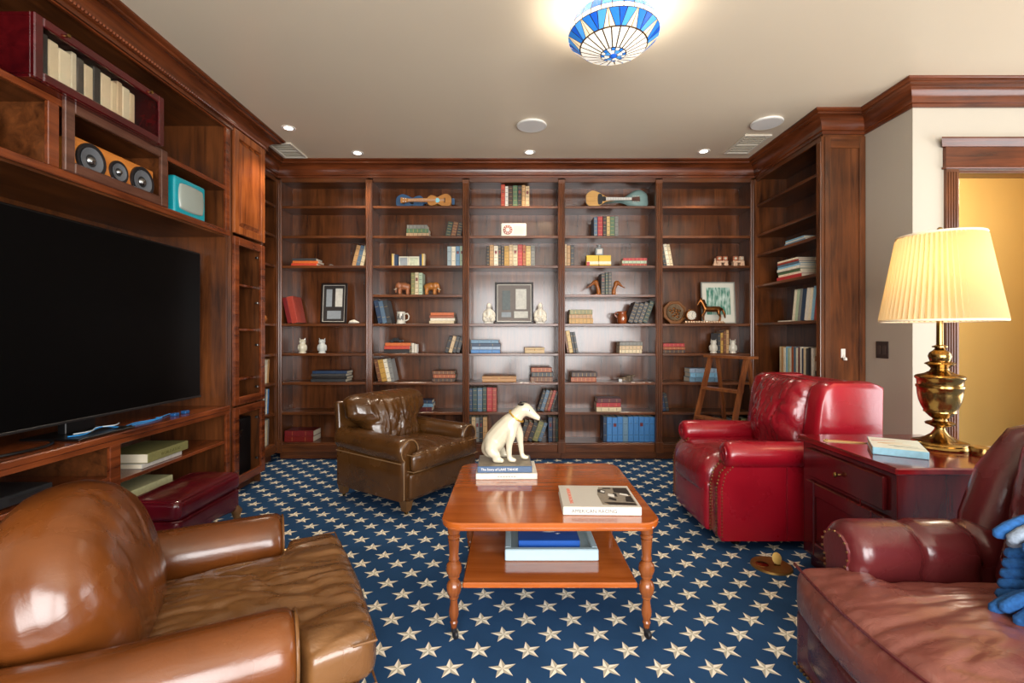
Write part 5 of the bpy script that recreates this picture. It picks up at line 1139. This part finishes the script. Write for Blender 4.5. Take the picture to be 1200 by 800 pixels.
# film boxes
yel = plain('#d6b02c', .5, name='box_yellow'); 
for u, lb in ((694.5, 'yellow box with red corner below the small grey bottle'), (709, 'yellow box beside the one with a red corner')):
    o = orn('carton', lb, 'box', u, 2, .06, 0, 'yellow cartons'); bx('carton_body', yel, o, -.060, .060, 0, .09, 0, .112, .002); bx('printed_band', plain('#dcd4bb', .5, name='band_pale', var=.4, sc=60), o, -.0605, .0605, -.0008, 0, .02, .05, 0)
    if u < 700: bx('red_corner', bmat('red'), o, -.0608, -.03, -.0012, -.0008, 0, .045, 0)
o = orn('bottle', 'small grey glass bottle with label on the yellow boxes', 'bottle', 702, 2, .10); o.location.z += .1125; bg = plain('#8f9290', .2, name='bottle_grey', var=.15)
MB().cushion(.042, .028, .04, .014, (4,4,4), X=Tm((0, 0, .0405))).build('body', bg, o); MB().lathe([(0,.078),(.018,.078),(.018,.095),(.024,.098),(.024,.108),(0,.112)], 14).build('neck', bg, o); bx('label', ceram, o, -.025, .025, -.0295, -.028, .02, .06, 0)
# cannon model
o = orn('cannon_model', 'small tarnished metal cannon model on the shelf with dark brown stack', 'model', 737, 6, .08); pm = plain('#6a5a48', .35, .8, name='pewter', var=.3, sc=40)
MB().tube([(-.09,0,.03),(-.02,0,.045),(.05,0,.062),(.06,0,.064)], [.012,.014,.01,.012], 10).build('barrel', pm, o); MB().prism([(-.12,.0),(-.1,0),(.02,.03),(.02,.05),(-.01,.05)], -.012, .012).build('carriage', pm, o, smooth=0)
for y in (-.03, .03):
    wl = MB().tube([(.0+.035*cos(2*pi*k/16), y, .0355+.03*sin(2*pi*k/16)) for k in range(16)], .005, 6, closed=True).build('wheel', pm, o)
    for k in range(4): MB().tube([(.035*cos(pi*k/4), y, .0355+.03*sin(pi*k/4)), (-.035*cos(pi*k/4), y, .0355-.03*sin(pi*k/4))], .003, 5).build('spoke', pm, wl)
o2 = orn('ammunition_box', 'tiny metal chest beside the cannon model', 'model', 727, 6, .06); MB().box(-.02, .02, 0, .03, 0, .03, .003).build('chest', steel, o2, smooth=0); MB().box(-.022, .022, -.002, .032, .031, .042, .004).build('lid', pm, o2, smooth=0)
# carved wooden train
cm = plain('#b5947a', .6, name='carved_wood', var=.35, sc=60); cm2 = plain('#a8603f', .5, name='carved_red', var=.4, sc=60)
for k, (u, lb) in enumerate(((847, 'carved wooden wagon with red rosettes nearer the leaning books'), (866, 'carved wooden wagon with pale rosettes nearer the side bookcase'))):
    o = orn('carved_wagon', lb, 'ornament', u, 2, .09, 0, 'carved wagons'); w_ = .058
    MB().box(-w_, w_, 0, .05, .04, .062, .004).build('deck', cm, o, smooth=0)
    for x in (-.03, .03): MB().cushion(.026, .022, .024, .012, (3,3,3), X=Tm((x, .025, .086))).build('load', cm2 if k == 0 or x < 0 else cm, o); MB().lathe([(0,0),(.014,0),(.01,.006),(0,.006)], 10, Tm((x, .003, .086), (pi/2, 0, 0))).build('rosette', ceramo, o)
    for x in (-.035, .035):
        for y in (.004, .046): MB().lathe([(0,-.006),(.022,-.006),(.022,.006),(0,.006)], 12, Tm((x, y, .0225), (pi/2, 0, 0))).build('wheel', cm, o)
o = orn('carved_figure', 'small carved wooden driver in front of the red rosette wagon', 'ornament', 839, 2, .09); MB().box(-.02, .015, 0, .04, 0, .03, .004).build('seat', cm, o); MB().lathe([(0,.03),(.015,.03),(.012,.06),(.008,.065),(.012,.075),(.008,.088),(0,.09)], 10, Tm((0, .02, 0))).build('figure', cm, o)
# octagonal plaque
o = orn('wall_plaque', 'octagonal carved wooden plaque leaning beside the horse clock', 'plaque', 791, 4, .16); o.rotation_euler = (R(-8), 0, 0); r8 = .126
oc = lambda r: [(r*cos(pi/8+pi/4*k)/cos(pi/8), .118+r*sin(pi/8+pi/4*k)/cos(pi/8)) for k in range(8)]
MB().loft([[(x, y, z) for x, z in oc(r)] for r, y in ((.112, 0), (.117, -.004), (.117, -.014), (.112, -.018), (.098, -.018), (.094, -.012))]).build('octagon_board', plain('#7a4a1e', .35, name='plaque_wood', var=.3, sc=12), o, smooth=0)
md_ = MB(); md_.lathe([(0,.010),(.03,.012),(.06,.008),(.085,.011),(.09,0),(0,0)], 28, Tm((0, -.012, .118), (pi/2, 0, 0))); c_ = md_.build('medallion', plain('#5e4a32', .4, .4, name='relief_bronze', var=.6, sc=55, bump=1), o, smooth=60)
for k in range(11): MB().ball((.055*cos(k*2.4)*(.3+k/14), -.022, .118+.055*sin(k*2.4)*(.3+k/14)), .014, 8, 5, (1.3, .5, .8)).build('relief', brons, c_)
# horse clock
o = orn('horse_clock', 'bronze standing horse with round mantel clock on a scrolled base', 'clock', 824, 4, .075)
MB().box(-.195, .21, -.03, .05, 0, .014, .004).build('base', plain('#8a5a34', .4, name='base_wood'), o, smooth=0)
for k in range(15): MB().ball((-.18+k*.026, -.03, .016), .014, 8, 5, (1.1, .6, .9)).build('scroll', plain('#c9a98c', .3, .6, name='pinkish_gilt'), o)
ck = MB().lathe([(0,.02),(.052,.02),(.06,.012),(.062,0),(.055,-.03),(0,-.03)], 28, Tm((-.125, -.005, .085), (pi/2, 0, 0))).build('clock_case', brons, o, smooth=50); MB().lathe([(0,.002),(.045,.002),(.046,0),(0,0)], 28, Tm((-.125, -.0255, .085), (pi/2, 0, 0))).build('dial', ceram, ck)
for k in range(12): MB().box(-.002, .002, -.001, 0, .032, .042, 0, Tm((-.125, -.0278, .085), (0, 2*pi*k/12, 0))).build('hour_mark', black, ck, smooth=0)
for a, l_ in ((.3, .03), (2.9, .022)): MB().box(-.0015, .0015, -.001, 0, 0, l_, 0, Tm((-.125, -.0285, .085), (0, a, 0))).build('hand', black, ck, smooth=0)
skin('horse', [[(.10,0,.150,.030),(.05,0,.148,.033),(0,0,.148,.031),(-.035,0,.155,.030),(-.055,0,.19,.025),(-.070,0,.222,.021),(-.080,0,.240,.018),(-.098,0,.220,.015),(-.116,0,.190,.012)], [(.10,0,.150,.030),(.135,0,.145,.013),(.158,0,.10,.015),(.165,0,.06,.008)],
 [(.10,0,.150,.030),(.112,.014,.105,.016),(.128,.014,.068,.008),(.118,.014,.02,.008),(.115,.014,.014,.01)], [(.10,0,.150,.030),(.095,-.014,.105,.016),(.108,-.014,.068,.008),(.092,-.014,.02,.008),(.089,-.014,.014,.01)],
 [(-.035,0,.155,.030),(-.04,.014,.105,.014),(-.043,.014,.068,.008),(-.04,.014,.02,.007),(-.043,.014,.014,.01)], [(-.035,0,.155,.030),(-.055,-.014,.11,.014),(-.075,-.014,.085,.008),(-.06,-.014,.05,.007),(-.058,-.014,.04,.009)], [(-.080,0,.240,.018),(-.074,.008,.264,.004)], [(-.080,0,.240,.018),(-.074,-.008,.264,.004)]], brons, o, loc=(.06, .008, 0), root=2)
mn = MB()
for k in range(7): mn.ball((.06-.028-.004*k, .008, .175+.010*k), .012, 6, 5, (1.2, .5, 1))
mn.build('mane', plain('#2b1a10', .35, .8, name='dark_bronze'), o)
# ball pot on the narrow bookcase
o = thing('clay_pot', 'round orange clay pot in the narrow corner bookcase', 'pot', (-2.42, 4.62, S[4]+.0006)); MB().lathe([(0,0),(.02,0),(.042,.02),(.048,.045),(.04,.07),(.02,.082),(.018,.088),(.012,.088),(0,.08)], 18).build('pot', plain('#a3622f', .5, name='clay', var=.2), o, smooth=60)

# ================================================================== DOG STATUE (plain white ceramic dog, sitting, facing right)
dz = TZ+.0006+.0305+.0346
o = thing('dog_statue', 'white ceramic sitting dog statue with gold collar on stacked books', 'statue', (-.022, 2.60, dz+.001), R(-12))
sp_ = (.02,0,.155,.05)
dog = skin('body', [[(-.095,0,.062,.062),(-.07,0,.105,.068),(-.03,0,.155,.066),(.012,0,.200,.060),(.04,0,.232,.047),(.062,0,.258,.042),(.090,0,.278,.042),(.114,0,.268,.034),(.142,0,.248,.023),(.168,0,.232,.015)],
 [(.012,0,.200,.060),(.025,-.028,.15,.032),(.015,-.036,.09,.020),(.015,-.036,.03,.016),(.022,-.036,.013,.017),(.044,-.037,.010,.013)], [(.012,0,.200,.060),(.052,.026,.15,.030),(.062,.034,.09,.019),(.070,.034,.03,.015),(.078,.034,.013,.016),(.100,.034,.010,.012)],
 [(-.07,0,.105,.068),(-.078,-.050,.062,.044),(-.045,-.060,.032,.022),(-.062,-.060,.013,.016),(-.020,-.062,.011,.015)], [(-.07,0,.105,.068),(-.078,.050,.062,.044),(-.045,.060,.032,.022),(-.062,.060,.013,.016),(-.020,.062,.011,.015)]], ceramo, o, root=2)
cl = MB(); c0 = Vector((.046, 0, .242)); ax = Vector((.62, 0, .78)).normalized(); e1 = ax.orthogonal().normalized(); e2 = ax.cross(e1)
cl.tube([tuple(c0+(e1*cos(2*pi*k/24)+e2*sin(2*pi*k/24))*.046) for k in range(24)], .0045, 8, closed=True); cl.build('collar', plain('#c79a3a', .3, .5, name='collar_gold'), o)
em_ = plain('#1b1a1c', .25, name='ear_black')
for k in (-1, 1): MB().loft([[(.078+a*.02, k*.026+b*.009, .300) for a, b in ((-1,-1),(1,-1),(1,1),(-1,1))], [(.075+a*.020, k*.036+b*.007, .322) for a, b in ((-1,-1),(1,-1),(1,1),(-1,1))], [(.098+a*.010, k*.046+b*.005, .314) for a, b in ((-1,-1),(1,-1),(1,1),(-1,1))]]).build('ear', em_, o, sub=1); MB().ball((.122, k*.024, .278), .005, 8, 6).build('eye', em_, o)
MB().ball((.176, 0, .234), .009, 8, 6).build('nose', em_, o)

# ================================================================== CEILING AND WALL FITTINGS
gb = [emis('glass_blue', '#2f86d8', .34, '#2a6fc0'), emis('glass_light_blue', '#58aaf0', .3, '#4a98e0'), emis('glass_white', '#fff6e4', .5), emis('glass_cream', '#ffe2b4', .45), emis('glass_deep', '#1c56b8', .45)]
CX, CY = .53, 2.50
o = thing('ceiling_light', 'stained glass bowl ceiling light with blue rim and white petals', 'lamp', (CX, CY, H))
lead = plain('#5a3d22', .5, .5, name='leading')
prf = [(.212,-.075),(.236,-.130),(.234,-.150),(.172,-.205),(.062,-.245),(.045,-.249),(.020,-.252),(0,-.253)]
MB().lathe([(0,0),(.07,0),(.075,-.01),(.05,-.03),(.02,-.035),(0,-.035)], 24).build('ceiling_pan', brass, o, smooth=50)
MB().tube([(0,0,-.03),(0,0,-.245)], .008, 8).build('stem', brass, o)
for a in range(3): MB().tube([(0,0,-.075), (.212*cos(a*2.094), .212*sin(a*2.094), -.078)], .004, 6).build('spider', brass, o)
MB().lathe([(r*.985-.001, z+.003) for r, z in prf[:-1]], 56, cap=False).build('lead_shell', lead, o, smooth=0)
def piece(i0, i1, a0, a1, mat, tri=0, ti=0, g=.004):
    (r0, z0), (r1, z1) = prf[i0], prf[i1]; n = 2; top = []; bot = []; tt = (ti if ti else 0)
    mid = (a0+a1)/2; gg = lambda r: g/max(r, .02)*.5; f = .04
    rA, zA = r0+(r1-r0)*f, z0+(z1-z0)*f; rB, zB = r0+(r1-r0)*(1-f), z0+(z1-z0)*(1-f)
    A0, A1 = a0+gg(rA), a1-gg(rA); B0, B1 = a0+gg(rB), a1-gg(rB)
    if tri == 1: A0 = A1 = mid; A0 -= .004; A1 += .004       # tip at the rim
    if tri == 2: B0 = B1 = mid; B0 -= .004; B1 += .004
    r_ = lambda a, r, z, e=0: ((r+e)*cos(a), (r+e)*sin(a), z-e)
    nseg = 3; q0 = [r_(A0+(A1-A0)*k/nseg, rA, zA, .0012) for k in range(nseg+1)]; q1 = [r_(B0+(B1-B0)*k/nseg, rB, zB, .0012) for k in range(nseg+1)]
    MB().loft([q0, q1], cap=False, closed=False).build('glass_piece', mat, o, smooth=0)
def quad(i0, i1, A0, A1, B0, B1, mat, g=.0022):
    (r0, z0), (r1, z1) = prf[i0], prf[i1]; f = .035; out_ = []
    for (r, z, p, q_) in ((r0+(r1-r0)*f, z0+(z1-z0)*f, A0, A1), (r0+(r1-r0)*(1-f), z0+(z1-z0)*(1-f), B0, B1)):
        c = (p+q_)/2; p = min(p+g/r, c-.003); q_ = max(q_-g/r, c+.003)
        out_.append([((r+.0012)*cos(p+(q_-p)*k/3), (r+.0012)*sin(p+(q_-p)*k/3), z-.0012) for k in range(4)])
    MB().loft(out_, cap=False, closed=False).build('glass_piece', mat, o, smooth=0)
for k in range(28): a = 2*pi*k/28; piece(0, 1, a, a+2*pi/28, gb[1] if k % 3 else gb[0])
for k in range(28): a = 2*pi*k/28; piece(1, 2, a, a+2*pi/28, gb[2])
NN = 10
for k in range(NN):
    s_0 = 2*pi/NN; a = s_0*k
    q = lambda f: a+s_0*f
    for (o0, o1, i0, i1, m_) in ((-.03, .0, -.26, 0, gb[3]), (0, .03, 0, .26, gb[3]), (.03, .36, .26, .49, gb[0]), (.36, .64, .49, .51, gb[4]), (.64, .97, .51, .74, gb[1])): quad(2, 3, q(o0), q(o1), q(i0), q(i1), m_)
for k in range(24): a = 2*pi*k/24; piece(3, 4, a, a+2*pi/24, gb[2], g=.007)
for k in range(16): a = 2*pi*k/16; piece(4, 5, a, a+2*pi/16, gb[0] if k % 2 else gb[2])
for k in range(8): a = 2*pi*k/8; piece(5, 6, a, a+2*pi/8, gb[2] if k % 2 else gb[1])
MB().lathe([(0,-.264),(.008,-.262),(.018,-.254),(.018,-.25),(0,-.25)], 16).build('finial', gb[4], o)
d = bpy.data.lights.new('ceiling_bulb', 'POINT'); d.energy = 26; d.color = (1, .9, .76); d.shadow_soft_size = .04; q = bpy.data.objects.new('ceiling_bulb', d); COL.objects.link(q); q.location = (CX, CY, H-.11)
for k, (x, y, lb) in enumerate(((.16, 3.893, 'round white ceiling speaker above the coffee table side of the far shelves'), (2.05, 3.846, 'round white ceiling speaker near the vent above the side bookcase'))):
    s = thing('ceiling_speaker', lb, 'speaker', (x, y, H), 0, 'ceiling speakers'); MB().lathe([(0,-.016),(.108,-.016),(.108,0),(0,0)], 40).build('grille', plain('#dedbd4', .7, name='speaker_grille', bump=.3, sc=400), s, smooth=30); MB().tube([(.114*cos(2*pi*j/48), .114*sin(2*pi*j/48), -.008) for j in range(48)], .008, 8, closed=True).build('rim', white, s)
for k, (x, y, lb) in enumerate(((-1.85, 3.957, 'recessed downlight beside the cabinet tower crown'), (-1.456, 4.50, 'recessed downlight above the ukulele bay'), (.163, 4.48, 'recessed downlight above the middle bay'), (1.79, 4.46, 'recessed downlight above the horse clock bay'))):
    s = thing('downlight', lb, 'downlight', (x, y, H), 0, 'recessed downlights'); MB().lathe([(.034,-.002),(.05,-.006),(.056,-.004),(.056,0),(.034,0)], 28, cap=False).build('trim_ring', white, s, smooth=50); MB().lathe([(0,-.0015),(.034,-.0015),(.034,0),(0,0)], 20).build('lens', emis('downlight_lens', '#fff0d8', 14), s)
    d = bpy.data.lights.new('downlight_beam', 'SPOT'); d.energy = 45; d.spot_size = R(100); d.spot_blend = .7; d.color = (1, .86, .68); d.shadow_soft_size = .03; q = bpy.data.objects.new('downlight_beam', d); COL.objects.link(q); q.location = (x, y, H-.012)
for (x0, x1, y0, y1, lb) in ((1.99, 2.225, 4.08, 4.50, 'cream ceiling vent above the side bookcase'), (-2.19, -1.97, 4.255, 4.61, 'cream ceiling vent at the cabinet tower crown corner')):
    v = thing('ceiling_vent', lb, 'vent', ((x0+x1)/2, (y0+y1)/2, H), 0, 'ceiling vents'); hx, hy = (x1-x0)/2, (y1-y0)/2; vm = plain('#d6cdbb', .5, name='vent_paint')
    for (a, b, c, e) in ((-hx, hx, -hy, -hy+.025), (-hx, hx, hy-.025, hy), (-hx, -hx+.025, -hy+.025, hy-.025), (hx-.025, hx, -hy+.025, hy-.025), (-hx+.025, hx-.025, -.01, .01)): bx('vent_frame', vm, v, a, b, c, e, -.012, 0, .003)
    bx('duct', plain('#a99f8d', .7, name='vent_dark'), v, -hx+.02, hx-.02, -hy+.02, hy-.02, -.002, 0, 0)
    for k in range(10): y = -hy+.04+(2*hy-.08)*k/9; MB().box(-hx+.026, hx-.026, -.009, .009, -.001, .001, 0, Tm((0, y, -.007), (R(35), 0, 0))).build('louvre', vm, v, smooth=0)
# switch plate, hook
o = thing('light_switch', 'dark bronze double light switch on the beige wall', 'switch', (WR-.0005, 3.545, 1.075)); sm = plain('#2d211c', .4, name='switch_bronze'); bx('plate', sm, o, -.006, 0, -.06, .06, 0, .125, .003)
for y in (-.026, .026): bx('rocker', plain('#3b2c25', .35, name='rocker'), o, -.010, -.006, y-.016, y+.016, .028, .097, .002)
o = thing('wall_hook', 'small white adhesive hook on the wooden end panel', 'hook', (2.575, YE-.0005, 1.045)); MB().cushion(.017, .004, .035, .004, (3,3,4), X=Tm((0, -.004, .06))).build('pad', white, o); MB().tube([(0,-.008,.05),(0,-.018,.025),(0,-.022,.012),(0,-.032,.014),(0,-.034,.028)], [.008,.009,.012,.012,.008], 8).build('hook', white, o)
# brass floor outlet
o = thing('floor_outlet', 'round brass floor outlet plate with flipped up cap in the carpet', 'outlet', (1.40, 2.58, 0.0005), R(0)); MB().lathe([(0,.006),(.075,.006),(.088,.011),(.10,.009),(.104,0),(0,0)], 40).build('plate', plain('#9a7a44', .42, .8, name='satin_brass', var=.3, sc=30), o, smooth=40)
MB().lathe([(0,.0085),(.03,.0085),(.034,.006),(0,.006)], 20, Tm((-.045, .012, 0))).build('cover_cap', brass, o); 
MB().lathe([(0,.004),(.022,.004),(.028,.002),(.028,-.003),(0,-.003)], 24, Tm((.03, .0, .042), (R(62), 0, R(-15)), (.85, 1.1, .6))).build('flip_cap', plain('#b09252', .4, .6, name='pale_brass'), o, smooth=50); MB().tube([(.015,.002,.008),(.045,-.006,.008)], .005, 8).build('hinge', brass, o)
# letter opener + coaster behind the pale book
o = thing('letter_opener', 'thin wooden letter opener lying behind the pale blue book', 'letter opener', (1.70, 2.45, .7005), R(-20)); MB().prism(outline([(-.09,0),(-.08,.014),(-.03,.018),(.06,.010),(.10,0),(.06,-.010),(-.03,-.016),(-.08,-.014)], 3), 0, .004, 'xy').build('blade', plain('#c9a468', .4, name='pale_wood'), o, smooth=0); MB().ball((-.075, 0, .006), .006, 8, 5).build('rivet', brass, o)
o = thing('brass_tin', 'small shiny brass tin beside the lamp base', 'tin', (2.13, 2.175, .7005)); MB().lathe([(0,0),(.036,0),(.038,.004),(.038,.026),(0,.026)], 28).build('body', brass, o, smooth=40); MB().lathe([(0,.041),(.036,.04),(.04,.036),(.04,.0265),(0,.0265)], 28).build('lid', brass, o, smooth=40)
